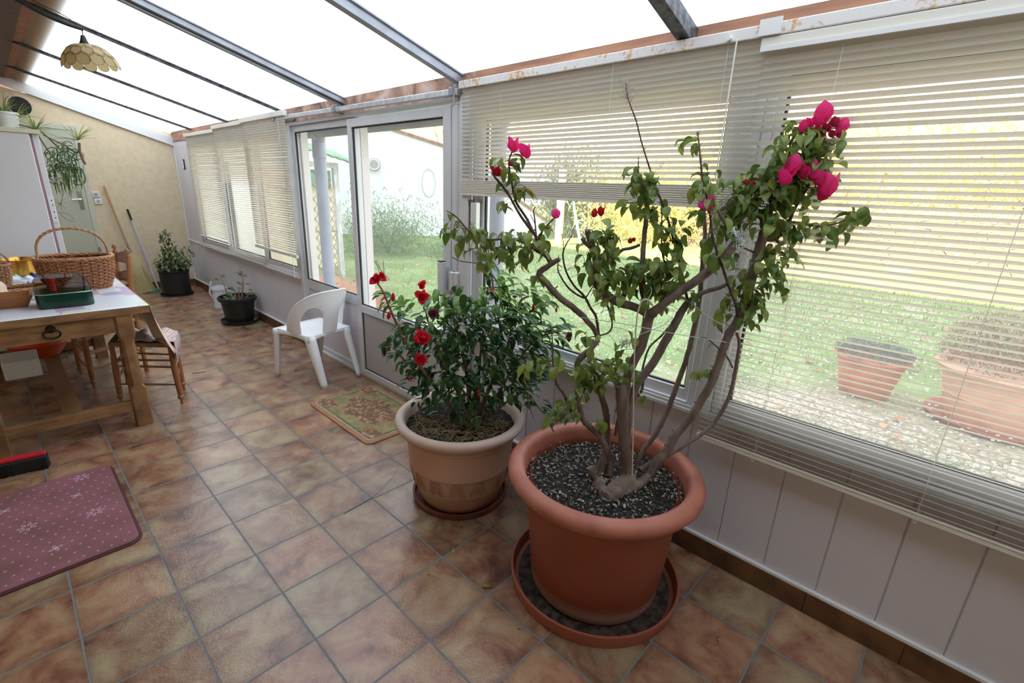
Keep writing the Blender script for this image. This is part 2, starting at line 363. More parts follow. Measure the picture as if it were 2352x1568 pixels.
def window(n, y0, y1, z0, z1, sashes, wd=.055, post=None):
    f = MB(); frame_rect(f, y0, y1, z0, z1, .035, 2.07, 2.15, wb=.03)
    o = struct(f.build('window_%d' % n, ALU, smooth=30))
    f = MB(); f.box((2.045, y0, z0 - .012), (2.12, y1, z0 + .006), bev=.002); f.box((2.05, y0, z0 + .006), (2.062, y1, z0 + .02)); f.box((2.09, y0, z0), (2.1, y1, z0 + .03)); f.build('window_track', ALU, o)
    for a, b in sashes:
        s = MB(); frame_rect(s, a, b, z0 + .025, z1 - .03, wd, 2.085, 2.125); so = s.build('sash', ALU, o, smooth=30)
        g = MB(); gasket(g, a + wd, b - wd, z0 + .025 + wd, z1 - .03 - wd); g.build('gasket', BLACK, so, smooth=0)
        pane(a + wd, b - wd, z0 + .025 + wd, z1 - .03 - wd).build('pane', GLASS, so, smooth=0)
    return o
window(1, 3.05, 6.32, .722, 2.135, ((3.085, 3.945), (3.935, 5.12), (5.11, 6.285)))
window(2, -1.0, 0.50, .722, 2.135, ((-.995, .47),))
window(3, -3.1, -1.075, .722, 2.135, ((-3.065, -1.08),))
pz = MB(); pz.box((2.06, -1.075, .715), (2.16, -1.0, 2.14), bev=.004); pz.build('post', ALU, bpy.data.objects['window_2'], smooth=30)

# door and its side panel
f = MB(); f.box((2.07, .57, 0), (2.15, .625, 2.14), bev=.003); f.box((2.07, 3.0, 0), (2.15, 3.05, 2.14), bev=.003); f.box((2.07, .625, 2.115), (2.15, 3.0, 2.14)); f.box((2.07, .625, 0), (2.15, 3.0, .03), bev=.003)
f.box((2.04, .5, 0.02), (2.07, .57, 2.14), bev=.002); f.box((2.045, .56, 0.02), (2.07, .60, 2.14), bev=.012)
dframe = struct(f.build('trim_12', ALU, smooth=30))
f = MB(); frame_rect(f, 1.87, 3.0, .03, 2.115, .055, 2.095, 2.135, wb=.04); f.box((2.095, 1.925, .63), (2.135, 2.945, .72), bev=.003)
w4 = struct(f.build('window_4', ALU, smooth=30))
MB().box((2.108, 1.925, .07), (2.122, 2.945, .63)).build('lower_panel', PVC, w4, smooth=0)
pane(1.925, 2.945, .72, 2.06).build('pane', GLASS, w4, smooth=0)
g = MB(); gasket(g, 1.925, 2.945, .72, 2.06, 2.095); g.build('gasket', BLACK, w4, smooth=0)
f = MB(); y0, y1 = .69, 1.93
f.box((2.06, y0, .03), (2.10, y0 + .075, 2.10), bev=.003); f.box((2.06, y1 - .06, .03), (2.10, y1, 2.10), bev=.003); f.box((2.06, y0 + .075, .03), (2.10, y1 - .06, .085), bev=.003); f.box((2.06, y0 + .075, 2.04), (2.10, y1 - .06, 2.10), bev=.003); f.box((2.06, y0 + .075, .60), (2.10, y1 - .06, .665), bev=.003)
f.box((2.062, .62, .03), (2.09, y0, 2.10), bev=.012)
d1 = struct(f.build('door_1', ALU, smooth=30))
MB().box((2.075, y0 + .075, .085), (2.09, y1 - .06, .60)).build('lower_panel', mat('grey_door_panel', (.40, .38, .40), .45), d1, smooth=0)
pane(y0 + .075, y1 - .06, .665, 2.04, 2.078).build('pane', GLASS, d1, smooth=0)
g = MB(); gasket(g, y0 + .075, y1 - .06, .665, 2.04, 2.07); gasket(g, y0 + .075, y1 - .06, .085, .60, 2.07); g.build('gasket', BLACK, d1, smooth=0)
h = MB(); h.box((2.0, .70, .955), (2.035, .755, 1.175), bev=.006); h.box((2.035, .715, .99), (2.06, .74, 1.14)); hh = h.build('door_handle', ALU, d1, smooth=30)
h = MB(); h.box((2.0, .705, 1.175), (2.035, .75, 1.18)); h.box((2.0, .705, .95), (2.035, .75, .955)); h.build('end_cap', BLACK, hh, smooth=0)
h = MB(); h.box((2.03, .62, .99), (2.06, .68, 1.12), bev=.01); h.box((2.025, .58, .99), (2.06, .62, 1.12), bev=.004); h.build('door_latch', ALU, d1, smooth=30)
wn2 = bpy.data.objects['window_2']
h = MB(); h.box((2.03, .425, 1.27), (2.075, .475, 1.56), bev=.008); hh = h.build('window_handle', mat('satin_handle', (.72, .72, .72), .3, .3), wn2, smooth=30)
h = MB(); h.box((2.028, .43, 1.56), (2.072, .49, 1.568)); h.box((2.05, .48, 1.36), (2.075, .53, 1.55)); h.build('end_cap', mat('dark_grey_plastic', (.08, .08, .08), .5), hh, smooth=0)

# curtain rail across the door top
t = thing('sliding_rail', 'silver metal rail with end brackets across the top of the glazed door', 'rail', (2.03, .6, 2.16))
m = MB(); m.beam((2.025, .58, 2.153), (2.025, 3.22, 2.178), .028, .034); m.build('rail_tube', mat('galvanised', (.55, .56, .58), .35, .6, var=.15, scale=25), t, smooth=0, bev=.004)
for yy in (.62, 2.02, 3.17):
    m = MB(); z_ = 2.153 + (yy - .58) * .0095; m.box((2.0, yy - .02, z_ - .022), (2.085, yy + .02, z_ + .024), bev=.003); m.box((2.03, yy - .012, z_ + .02), (2.085, yy + .012, z_ + .045)); m.build('bracket', ALU_D, t, smooth=30)
MB().tube([(2.01, .60, 2.15), (2.01, .60, 2.10)], .006, 6).build('hook', ALU_D, t)

# ================= BLINDS
SLAT = leaf_mat('cream_slats', (.80, .765, .70), (.83, .795, .73), back=.16, rough=.4)
CORD = mat('white_cord', (.75, .74, .70), .6)
def blind(label, y0, y1, ztop, zbot, x, stack=0, head=True, headmat=None, tilt0=30, tiltup=50, zup=1.99, cords=(.1, .5, .9), pitch=.0215, hh=.035, sag=0.0, gap=None, wand=None, slat_extra=None):
    t = thing('venetian_blind', label, 'blind', (x, (y0 + y1) / 2, ztop), 'venetian blinds along the glazed wall')
    if head: MB().box((x - .022, y0 - .01, ztop), (x + .022, y1 + .01, ztop + hh)).build('head_rail', headmat or SLAT, t, smooth=0, bev=.004)
    m = MB(); z = ztop - .012; n = 0
    wv = [rnd(-.001, .001) for _ in range(200)]
    zb = zbot + stack * .0045 + .018
    while z > zb:
        a = max(0, min(1, (z - (zup - .06)) / .10)); tl = math.radians(tilt0 + (tiltup - tilt0) * a + rnd(-1.5, 1.5)); w_ = .025
        if slat_extra: tl += math.radians(slat_extra(z))
        ny = 6
        for side in (0,):
            vs = []; nn = 4
            for j in range(ny + 1):
                yy = y0 + (y1 - y0) * j / ny; zz = z + wv[n % 200] + sag * math.sin(PI * j / ny) * ((ztop - z) / (ztop - zbot)) * -1 + rnd(-.0004, .0004)
                for i in range(nn + 1):
                    u = (i / nn - .5); arch = .0022 * (1 - (2 * u) ** 2)
                    # room-side edge high
                    vs.append((x + u * w_ * math.cos(tl) + arch * math.sin(tl), yy, zz - u * w_ * math.sin(tl) + arch * math.cos(tl)))
            fs = [(j * 5 + i, (j + 1) * 5 + i, (j + 1) * 5 + i + 1, j * 5 + i + 1) for j in range(ny) for i in range(4)]
            m.add(vs, fs)
        z -= pitch; n += 1
        if gap and n == gap: z -= pitch * .8
    for k in range(stack):
        zz = zbot + .010 + k * .0045
        m.box((x - .0125 + .0035 * (k % 2), y0, zz), (x + .0125, y1, zz + .0045))
    m.build('slats', SLAT, t, smooth=50)
    MB().box((x - .0125, y0, zbot), (x + .0125, y1, zbot + .010), bev=.002).build('bottom_rail', SLAT, t, smooth=30)
    for c in cords:
        m = MB(); yy = y0 + (y1 - y0) * c
        for dx in (-.0135, .0135): m.tube([(x + dx, yy, ztop), (x + dx, yy, zbot)], .0007, 4)
        for k in range(3): m.tube([(x - .014, yy + .004 * math.sin(a) , zbot - .004 + .008 * math.cos(a)) for a in [2 * PI * q / 8 + k for q in range(9)]], .0008, 4)
        m.box((x - .014, yy - .0006, zbot - .001), (x + .014, yy + .0006, zbot)); m.build('ladder_cord', CORD, t)
    if wand:
        yw, zl = wand; m = MB(); m.tube([(x - .03, yw, ztop + .005), (x - .035, yw - .004, zl)], .003, 6); m.build('wand', glass_mat('clear_wand', (.85, .85, .85)) if False else CORD, t)
    return t
def rust_rail():
    m, N, L, b = new_mat('rusty_white_rail')
    tc = N.new('ShaderNodeTexCoord'); n = N.new('ShaderNodeTexNoise'); n.inputs['Scale'].default_value = 60; n.inputs['Detail'].default_value = 6; L.new(tc.outputs['Object'], n.inputs[0])
    n2 = N.new('ShaderNodeTexNoise'); n2.inputs['Scale'].default_value = 5; L.new(tc.outputs['Object'], n2.inputs[0])
    a = N.new('ShaderNodeMath'); a.operation = 'ADD'; L.new(n.outputs[0], a.inputs[0]); L.new(n2.outputs[0], a.inputs[1])
    r = N.new('ShaderNodeValToRGB'); r.color_ramp.elements[0].position = .535 * 1; r.color_ramp.elements[0].color = (.72, .70, .70, 1); r.color_ramp.elements[1].position = .60; r.color_ramp.elements[1].color = (.62, .36, .16, 1)
    h = N.new('ShaderNodeMath'); h.operation = 'MULTIPLY'; h.inputs[1].default_value = .5; L.new(a.outputs[0], h.inputs[0]); L.new(h.outputs[0], r.inputs[0]); L.new(r.outputs[0], b.inputs['Base Color']); b.inputs['Roughness'].default_value = .5
    return m
RR = rust_rail()
blind('half raised cream venetian blind over the middle window, left of the pillar', -1.055, .555, 2.163, 1.592, 2.036, stack=17, headmat=RR, hh=.04, cords=(.08, .38, .80), wand=(-.96, 1.70), zup=2.0)
b2 = blind('long cream venetian blind lowered past the sill of the rightmost window', -3.05, -1.05, 2.128, .62, 2.036, stack=3, headmat=SLAT, hh=.034, pitch=.0226,  cords=(.10, .42, .62, .88), gap=12)
MB().box((2.012, -3.1, 2.163), (2.06, -1.05, 2.203)).build('valance_rail', RR, b2, smooth=0, bev=.004)
MB().box((2.005, -3.1, 2.116), (2.015, -1.045, 2.130)).build('cover_strip', WHITE, b2, smooth=0)
MB().box((2.004, -1.10, 2.165), (2.011, -1.03, 2.215)).build('mounting_clip', WHITE, b2, smooth=0)
m = MB(); m.tube([(1.995, -.93, 2.175), (2.02, -.93, 2.175)], .010, 10); m.build('rail_knob', WHITE, bpy.data.objects['venetian_blind'])
blind('short cream venetian blind nearest the far corner, ending just above the sill', 5.03, 6.28, 2.15, .85, 2.05, stack=3, hh=.04, tilt0=50, tiltup=56, pitch=.0225, cords=(.2, .8))
def tw(z): return -30 * max(0, min(1, (1.66 - z) / .1))
b4 = blind('broken cream venetian blind hanging unevenly to the sill, between two others', 3.93, 5.02, 2.18, .735, 2.036, stack=1, hh=.04, tilt0=48, tiltup=54, pitch=.0225, cords=(.25, .6, .88), slat_extra=tw, sag=.02)
blind('cream venetian blind beside the glazed door, with a long pull cord', 2.93, 4.0, 2.185, .93, 2.010, stack=4, hh=.045, tilt0=50, tiltup=56, pitch=.0225, cords=(.15, .5, .85))
bb = bpy.data.objects['venetian_blind.004']
m = MB(); m.tube([(1.99, 3.03, 2.15), (1.985, 3.02, 1.5), (1.985, 2.98, .74)], .0022, 5); m.tube([(1.985, 3.02, 1.62), (1.985, 3.02, 1.585)], [.005, .009], 6); m.build('pull_cord', CORD, bb)

# ================= FAR WALL FITTINGS
dgreen = mat('pale_green_door_paint', (.50, .52, .42), .5, var=.03, scale=3)
f = MB(); f.box((.25, 7.10, 0), (.98, 7.128, 2.16), bev=.003); d2 = struct(f.build('door_2', dgreen, smooth=30))
f = MB(); f.box((.98, 7.095, 0), (1.04, 7.13, 2.22), bev=.004); f.box((.25, 7.095, 2.16), (.98, 7.13, 2.22), bev=.004); f.build('door_frame', mat('door_frame_paint', (.58, .56, .47), .5), d2, smooth=30)
h = MB(); h.box((.895, 7.09, 1.17), (.94, 7.10, 1.40), bev=.003); h.tube([(.92, 7.09, 1.30), (.92, 7.05, 1.30), (.82, 7.045, 1.295)], .010, 8); h.build('door_handle', mat('chrome_handle', (.6, .6, .62), .15, 1.0), d2)
h = MB(); h.box((.99, 7.085, .55), (1.01, 7.095, .65)); h.tube([(1.0, 7.088, .66), (1.0, 7.088, .54)], .008, 6); h.build('hinge', ALU_D, d2)
t = thing('wall_switch', 'small white wall switch above the socket beside the pale green door', 'switch', (1.085, 7.129, 1.36)); m = MB(); m.box((1.045, 7.112, 1.325), (1.125, 7.129, 1.40), bev=.004); m.build('plate', WHITE, t); MB().box((1.065, 7.106, 1.345), (1.105, 7.112, 1.38)).build('rocker', mat('grey_plastic', (.35, .36, .36), .4), t)
t = thing('wall_socket', 'small white wall socket under the switch beside the pale green door', 'socket', (1.10, 7.129, 1.27)); m = MB(); m.box((1.055, 7.112, 1.235), (1.14, 7.129, 1.31), bev=.004); m.build('plate', WHITE, t); m = MB(); m.lathe([(.018, 0), (.018, .004)], n=16, cap1=True, M=Matrix.Rotation(PI / 2, 3, 'X'), c=(1.097, 7.112, 1.272)); m.build('socket_face', mat('grey_plastic2', (.40, .41, .41), .4), t)
t = thing('air_vent', 'round dark vent opening high on the cream wall behind the spiky plant', 'vent', (.55, 7.129, 2.39)); m = MB(); MX = Matrix.Rotation(PI / 2, 3, 'X')
m.lathe([(.0, .004), (.105, .004)], n=32, M=MX, c=(.545, 7.128, 2.39)); m.build('opening', BLACK, t); m = MB(); m.lathe([(.105, .0), (.105, .012), (.12, .012), (.12, 0)], n=32, M=MX, c=(.545, 7.128, 2.39)); m.build('ring', PLASTER, t)
t = thing('thermometer', 'narrow dark framed thermometer on the white post near the far corner', 'thermometer', (2.095, 6.72, 1.81))
m = MB(); m.box((2.082, 6.69, 1.745), (2.096, 6.755, 1.88)); m.build('case', BLACK, t, smooth=0); MB().box((2.079, 6.70, 1.757), (2.082, 6.745, 1.868)).build('scale_face', WHITE, t, smooth=0)
# ================= TABLE
WOOD = mat('honey_farmhouse_wood', (.30, .155, .065), .55, scale=9, col2=(.15, .075, .03), stretch=(1, 1, 1), detail=8, bump=.2)
WOODX = mat('honey_wood_long_grain', (.31, .165, .07), .5, scale=7, col2=(.17, .085, .035), stretch=(1, .15, 4), detail=8, bump=.1)
DW = mat('turned_chair_wood', (.34, .14, .055), .4, scale=12, col2=(.24, .09, .035), stretch=(1, 1, .2))
IRON = mat('dark_iron', (.03, .026, .024), .5, .8)
TX0, TX1, TY0, TY1, TZ = -.31, .655, 2.055, 3.98, .825
tb = thing('dining_table', 'old wooden farmhouse table with square legs and a ring handled drawer', 'table', (.17, 3.0, 0))
MB().box((TX0, TY0, TZ - .048), (TX1, TY1, TZ - .003)).build('tabletop', WOODX, tb, smooth=0, bev=.005)
MB().box((-.13, 2.085, .665), (.49, 2.115, .777)).build('drawer', WOODX, tb, smooth=0, bev=.004)
dr = [o for o in bpy.data.objects if o.name.startswith('drawer')][0]
m = MB(); m.tube([(.175 + .038 * math.cos(a), 2.066, .715 + .026 * math.sin(a)) for a in [2 * PI * q / 16 for q in range(16)]], .0055, 8, closed=True); m.lathe([(.0, .012), (.02, .01), (.024, 0)], n=14, M=Matrix.Rotation(PI / 2, 3, 'X'), c=(.175, 2.085, .742)); m.tube([(.175, 2.085, .742), (.175, 2.06, .742)], .006, 6); m.build('ring_handle', IRON, dr)
m = MB(); m.box((-.13, 3.92, .665), (.49, 3.95, .777)); m.box((-.18, 2.16, .665), (-.15, 3.88, .777)); m.box((.50, 2.16, .665), (.53, 3.88, .777)); m.build('apron', WOODX, tb, smooth=0, bev=.003)
def table_leg(cx, cy):
    m = MB(); h = .043
    prof = [(0, 1), (.025, 1.03), (.03, 1.03), (.24, 1.03), (.27, 1.0), (.29, .82), (.60, .80), (.635, .98), (.66, 1.0), (.777, 1.0)]
    vs = []
    for z, k in prof:
        c = h * k; e = .006 if k > .9 else .016
        for sx, sy in ((-1, -1), (1, -1), (1, 1), (-1, 1)):
            a = (cx + sx * (c - e), cy + sy * c); b = (cx + sx * c, cy + sy * (c - e))
            if sx * sy > 0: a, b = b, a
            vs += [(a[0], a[1], z), (b[0], b[1], z)]
    fs = [tuple(range(7, -1, -1)), tuple((len(prof) - 1) * 8 + i for i in range(8))]
    for r in range(len(prof) - 1):
        for i in range(8): fs.append((r * 8 + i, r * 8 + (i + 1) % 8, r * 8 + 8 + (i + 1) % 8, r * 8 + 8 + i))
    m.add(vs, fs); return m
for cx, cy in ((.517, 2.112), (-.165, 2.112), (.517, 3.92), (-.165, 3.92)): table_leg(cx, cy).build('leg', WOOD, tb, smooth=25)
m = MB(); m.box((-.125, 2.09, .115), (.477, 2.135, .185)); m.box((-.125, 3.90, .115), (.477, 3.94, .185)); m.box((.13, 2.135, .125), (.225, 3.90, .165)); m.build('stretcher', WOODX, tb, smooth=0, bev=.004)

# tablecloth
def cloth_mat():
    m, N, L, b = new_mat('pastel_patchwork_oilcloth')
    tc = N.new('ShaderNodeTexCoord'); mp = N.new('ShaderNodeMapping'); mp.inputs['Scale'].default_value = (5, 4, 1); mp.inputs['Rotation'].default_value = (0, 0, .0); L.new(tc.outputs['Object'], mp.inputs[0])
    v = N.new('ShaderNodeTexVoronoi'); v.distance = 'CHEBYCHEV'; v.inputs['Scale'].default_value = 1.6; v.inputs['Randomness'].default_value = .75; L.new(mp.outputs[0], v.inputs['Vector'])
    s = N.new('ShaderNodeSeparateColor'); L.new(v.outputs['Color'], s.inputs[0])
    r = N.new('ShaderNodeValToRGB'); c = r.color_ramp; c.interpolation = 'CONSTANT'
    cols = [(.78, .84, .90), (.62, .45, .66), (.82, .86, .88), (.52, .50, .74), (.76, .80, .70), (.85, .80, .62), (.80, .66, .78)]
    c.elements[0].color = (*cols[0], 1); c.elements[1].position = .9; c.elements[1].color = (*cols[6], 1)
    for i in range(1, 6): e = c.elements.new(.25 + i * .11); e.color = (*cols[i], 1)
    L.new(s.outputs[0], r.inputs[0])
    w = N.new('ShaderNodeTexWave'); w.inputs['Scale'].default_value = 6; w.bands_direction = 'Y'; w.inputs['Distortion'].default_value = 2; L.new(tc.outputs['Object'], w.inputs[0])
    w2 = N.new('ShaderNodeValToRGB'); w2.color_ramp.elements[0].position = .02; w2.color_ramp.elements[0].color = (.75, .65, .85, 1); w2.color_ramp.elements[1].position = .08; w2.color_ramp.elements[1].color = (1, 1, 1, 1); L.new(w.outputs['Fac'], w2.inputs[0])
    mu = N.new('ShaderNodeMix'); mu.data_type = 'RGBA'; mu.blend_type = 'MULTIPLY'; mu.inputs[0].default_value = 1; L.new(r.outputs[0], mu.inputs[6]); L.new(w2.outputs[0], mu.inputs[7]); L.new(mu.outputs[2], b.inputs['Base Color']); b.inputs['Roughness'].default_value = .3
    return m
m = MB(); m.grid(lambda u, v: Vector((TX0 + .0 + (TX1 - TX0 + .003) * u, TY0 + (TY1 - TY0) * v, TZ + .0005 * math.sin(u * 9) * math.sin(v * 13))), 24, 40)
tc_ = m.build('tablecloth', cloth_mat(), sol=.0015); tag(tc_, 'pastel patchwork oilcloth covering the farmhouse table', 'tablecloth')
FLOW = mat('cream_floral_underside', (.74, .62, .48), .5, scale=7, col2=(.66, .30, .32), detail=3)
FLOW.node_tree.nodes['Color Ramp'].color_ramp.elements[0].position = .28; FLOW.node_tree.nodes['Color Ramp'].color_ramp.elements[1].position = .40
def drape(u, v):
    yy = 2.08 + 1.88 * u; near = max(0, 1 - u * 3.0)
    h = (.27 + .14 * near * (1 - abs(near - .75))) * v
    out = .008 + .045 * v + .03 * v * math.sin(u * 26) * (0.4 + near)
    return Vector((TX1 + out + near * .05 * v * v, yy + .04 * near * v + .02 * v * math.sin(u * 40), TZ - h))
m = MB(); m.grid(drape, 60, 12); m.build('hanging_edge', FLOW, tc_, sol=.0015)

# ================= TURNED CHAIRS
def turned_leg(m, a, b, r=.019, foot=True):
    a = Vector(a); b = Vector(b); L_ = (b - a).length; pts = []; rs = []
    prof = [(0, .5), (.05, .55), (.09, .62), (.10, 1.05), (.13, 1.15), (.155, .75), (.17, .9), (.3, 1.0), (.6, 1.12), (.8, .95), (.9, .85), (1, .8)] if foot else [(0, .75), (.1, .9), (.4, 1.1), (.8, 1.05), (1, .95)]
    for t, k in prof: pts.append(a + (b - a) * t); rs.append(r * k)
    m.tube(pts, rs, 12)
def rung(a, b, r=.008): return MB().tube([a, (Vector(a) + Vector(b)) / 2, b], [r * .8, r * 1.15, r * .8], 8)
STRAW = mat('woven_rush', (.42, .30, .15), .8, scale=50, col2=(.24, .16, .08), stretch=(1, 8, 1), bump=.5)
# seat quad: front-right A, front-left B, back-left Cc, back-right D
st = thing('wooden_stool', 'turned leg wooden stool half under the table with a striped rug on its seat', 'stool', (.68, 2.6, 0))
A, B_, C2, D2 = Vector((.783, 2.305, 0)), Vector((.462, 2.60, 0)), Vector((.56, 2.90, 0)), Vector((.86, 2.58, 0)); H = .44
ctr = (A + B_ + C2 + D2) / 4
for q in (A, B_, C2, D2):
    m = MB(); turned_leg(m, q, q + (ctr - q) * .08 + Vector((0, 0, H))); m.build('leg', DW, st)
m = MB(); P = [q + (q - ctr) * .02 for q in (A, D2, C2, B_)]; m.hexa([Vector((p.x, p.y, H)) for p in P] + [Vector((p.x, p.y, H + .035)) for p in P]); m.build('seat', STRAW, st, smooth=0, bev=.012)
for (p, q) in ((A, B_), (B_, C2), (C2, D2), (D2, A)):
    for z in ((.15, .29, .34) if p is A else (.19, .30)):
        rung(p + (ctr - p) * .08 * z / H + Vector((0, 0, z)), q + (ctr - q) * .08 * z / H + Vector((0, 0, z))).build('rung', DW, st)
# striped rag on the stool
def rag_mat():
    m, N, L, b = new_mat('striped_rag_weave'); tc = N.new('ShaderNodeTexCoord'); mp = N.new('ShaderNodeMapping'); mp.inputs['Rotation'].default_value = (0, 0, math.radians(40)); L.new(tc.outputs['Object'], mp.inputs[0])
    w = N.new('ShaderNodeTexWave'); w.inputs['Scale'].default_value = 9; w.inputs['Distortion'].default_value = .6; L.new(mp.outputs[0], w.inputs[0]); r = N.new('ShaderNodeValToRGB'); c = r.color_ramp
    c.elements[0].color = (.34, .20, .19, 1); c.elements[1].color = (.74, .68, .69, 1); c.elements[1].position = .35; e = c.elements.new(.7); e.color = (.50, .40, .40, 1)
    L.new(w.outputs['Fac'], r.inputs[0]); L.new(r.outputs[0], b.inputs['Base Color']); b.inputs['Roughness'].default_value = .95; return m
RAGM = rag_mat()
e1 = (D2 - A).normalized(); e2 = (B_ - A).normalized(); nrm = Vector((0, 0, 1))
def ragf(u, v):
    # u along A->D with overhang on the D side and front, v from A side inward
    p = A - e1 * .05 + e1 * (.44 * u) + e2 * (-.08 + .44 * v); z = H + .060 + .010 * math.sin(u * 19 + v * 3) + .012 * math.sin(v * 21 + u * 2) * (0.4 + u)
    over = max(0, .12 - v) / .12
    if over > 0: z -= .14 * over; p -= e2 * (-.06) * over
    if u > .80: z -= (u - .8) * .25
    return Vector((p.x, p.y, z))
m = MB(); m.grid(ragf, 30, 26)
rg = m.build('rag_rug', RAGM, sol=.006); tag(rg, 'crumpled grey and white striped rag mat lying on the stool', 'mat')
m = MB()
for i in range(60):
    u = i / 59; p = ragf(u, 0); m.tube([p, p + Vector((rnd(-.004, .004), rnd(-.004, .004), -.02)), p + Vector((rnd(-.01, .01), rnd(-.01, .01), -.035))], .0012, 4)
f_ = m.build('fringe', RAGM, rg); f_['kind'] = 'stuff'

ch = thing('dining_chair', 'ladder back wooden chair pushed in at the far right of the table', 'chair', (.56, 3.35, 0))
fa, fb, ba, bb_ = Vector((.36, 3.05, 0)), Vector((.325, 3.48, 0)), Vector((.735, 3.24, 0)), Vector((.705, 3.62, 0)); cc = (fa + fb + ba + bb_) / 4; H2 = .45
for q in (fa, fb): m = MB(); turned_leg(m, q, q + (cc - q) * .06 + Vector((0, 0, H2))); m.build('leg', DW, ch)
for q in (ba, bb_):
    m = MB(); top = q + Vector((.03, .0, 1.0)); m.tube([q, q + Vector((0, 0, .45)), q + Vector((.015, 0, .8)), top, top + Vector((0, 0, .008)), top + Vector((0, 0, .016)), top + Vector((.0, 0, .035)), top + Vector((0, 0, .05)), top + Vector((0, 0, .058))], [.016, .02, .02, .018, .010, .010, .018, .014, .004], 12); m.build('back_post', DW, ch)
for z in (.62, .78, .94):
    m = MB(); a = ba + Vector((.03 * z, 0, z)); b = bb_ + Vector((.03 * z, 0, z)); m.grid(lambda u, v, a=a, b=b: a.lerp(b, u) + Vector((.03 * math.sin(PI * u), 0, .09 * v - .03 - .015 * math.cos(u * 2 * PI) * v)), 14, 3); m.build('back_slat', DW, ch, sol=.012)
P = [fa, ba, bb_, fb]; P = [q + (q - cc) * .05 for q in P]; m = MB(); m.hexa([Vector((p.x, p.y, H2)) for p in P] + [Vector((p.x, p.y, H2 + .035)) for p in P]); m.build('seat', STRAW, ch, smooth=0, bev=.012)
for (p, q) in ((fa, fb), (fb, bb_), (bb_, ba), (ba, fa)):
    for z in (.16, .30): rung(p + Vector((0, 0, z)), q + Vector((0, 0, z))).build('rung', DW, ch)
# orange basin on a low shelf under the table
bs = MB(); bs.lathe([(.0, 0), (.13, 0), (.20, .11), (.215, .115), (.205, .12), (.125, .012), (0, .012)], c=(.12, 3.72, .166), n=40); o = bs.build('plastic_basin', mat('orange_plastic', (.75, .10, .03), .35)); tag(o, 'orange plastic basin standing on the table stretcher in the shade', 'basin')
o = MB().box((-.10, 3.1, .166), (.10, 3.4, .30)).build('storage_box', WHITE, smooth=0, bev=.01); tag(o, 'pale box in the dark under the farmhouse table', 'box')

# ================= FREEZER
fz_ = thing('upright_freezer', 'tall white upright freezer behind the table with a cream board on top', 'freezer', (.1, 4.5, 0))
FW = mat('freezer_white', (.70, .70, .74), .35)
MB().box((-.20, 4.26, .05), (.465, 4.84, 1.93)).build('body', FW, fz_, smooth=0, bev=.006)
MB().box((-.20, 4.20, .10), (.405, 4.25, 1.93)).build('door', FW, fz_, smooth=0, bev=.008)
MB().box((-.195, 4.25, .10), (.424, 4.262, 1.93)).build('door_gasket', mat('pink_grey_gasket', (.30, .17, .19), .6), fz_, smooth=0)
MB().box((-.21, 4.19, 1.93), (.475, 4.85, 1.965)).build('top_board', mat('cream_board', (.70, .68, .50), .5), fz_, smooth=0, bev=.003)
m = MB(); m.box((.425, 4.252, 1.20), (.46, 4.262, 1.42), bev=.001)
hp = m.build('hinge_plate', WHITE, fz_, smooth=0)
for z in (1.24, 1.29, 1.35, 1.39): MB().lathe([(.005, 0), (.0, .003)], n=8, M=Matrix.Rotation(PI / 2, 3, 'X'), c=(.448, 4.252, z)).build('screw', IRON, hp)
m = MB(); m.box((-.18, 4.3, 0), (.44, 4.8, .05)); m.build('plinth', BLACK, fz_, smooth=0)

# ================= WHITE MONOBLOC CHAIR
PL = mat('white_moulded_plastic', (.78, .79, .82), .35, var=.02, scale=6)
wc = thing('plastic_chair', 'white moulded plastic garden chair with arched openings in its back', 'chair', (1.80, 2.22, 0))
ang = math.radians(13); RM = Matrix.Rotation(ang, 3, 'Z')
def W_(x, y, z): v = RM @ Vector((x, y, 0)); return Vector((1.80 + v.x, 2.22 + v.y, z))
def seatf(u, v):
    x = (u - .5) * 2; y = v
    hw_ = .235 - .025 * (1 - v) - .02 * max(0, v - .85) / .15; yy = -.20 + .43 * v
    z = .435 - .018 * (1 - x * x) * math.sin(PI * min(1, v + .1)) + (.0) - .035 * max(0, v - .88) / .12 + .01 * v
    if v > .8: yy += .02 * (1 - x * x)
    if abs(x) < .35 and v > .9: yy -= .012 * (1 - abs(x) / .35)
    return W_(x * hw_, yy, z)
m = MB(); m.grid(seatf, 24, 20); m.build('seat', PL, wc, sol=.006, sub=1)
# rim under the seat
def skirt(u, v):
    s = u * 4; k = int(min(3.999, s)); f = s - k; pts = [(-.21, -.20), (.21, -.20), (.235, .23), (-.235, .23), (-.21, -.20)]
    x = pts[k][0] * (1 - f) + pts[k + 1][0] * f; y = pts[k][1] * (1 - f) + pts[k + 1][1] * f
    a = (1 - (2 * abs(f - .5)) ** 2); h = .055 - .028 * a
    return W_(x * (1 + .02 * v), y * (1 + .02 * v), .438 - h * v)
m = MB(); m.grid(skirt, 64, 3); m.build('seat_rim', PL, wc, sol=.005)
def chleg(x0, y0, x1, y1):   # channel section leg, open side inward
    m = MB(); sx = 1 if x0 > 0 else -1; sy = 1 if y0 > 0 else -1
    def f(u, v):
        k = 1 - .42 * v; wd = .082 * k; a = (u - .5) * PI * 1.15
        cx = x0 + (x1 - x0) * v; cy = y0 + (y1 - y0) * v
        ox = wd * .55 * math.cos(a + PI / 4) ; oy = wd * .55 * math.sin(a + PI / 4)
        return W_(cx + sx * ox - sx * wd * .3, cy + sy * oy - sy * wd * .3, .432 * (1 - v))
    m.grid(f, 12, 12); return m
for a in ((-.20, -.185, -.185, -.31), (.20, -.185, .20, -.31), (-.225, .215, -.225, .27), (.225, .215, .225, .27)): chleg(*a).build('leg', PL, wc, sol=.006)
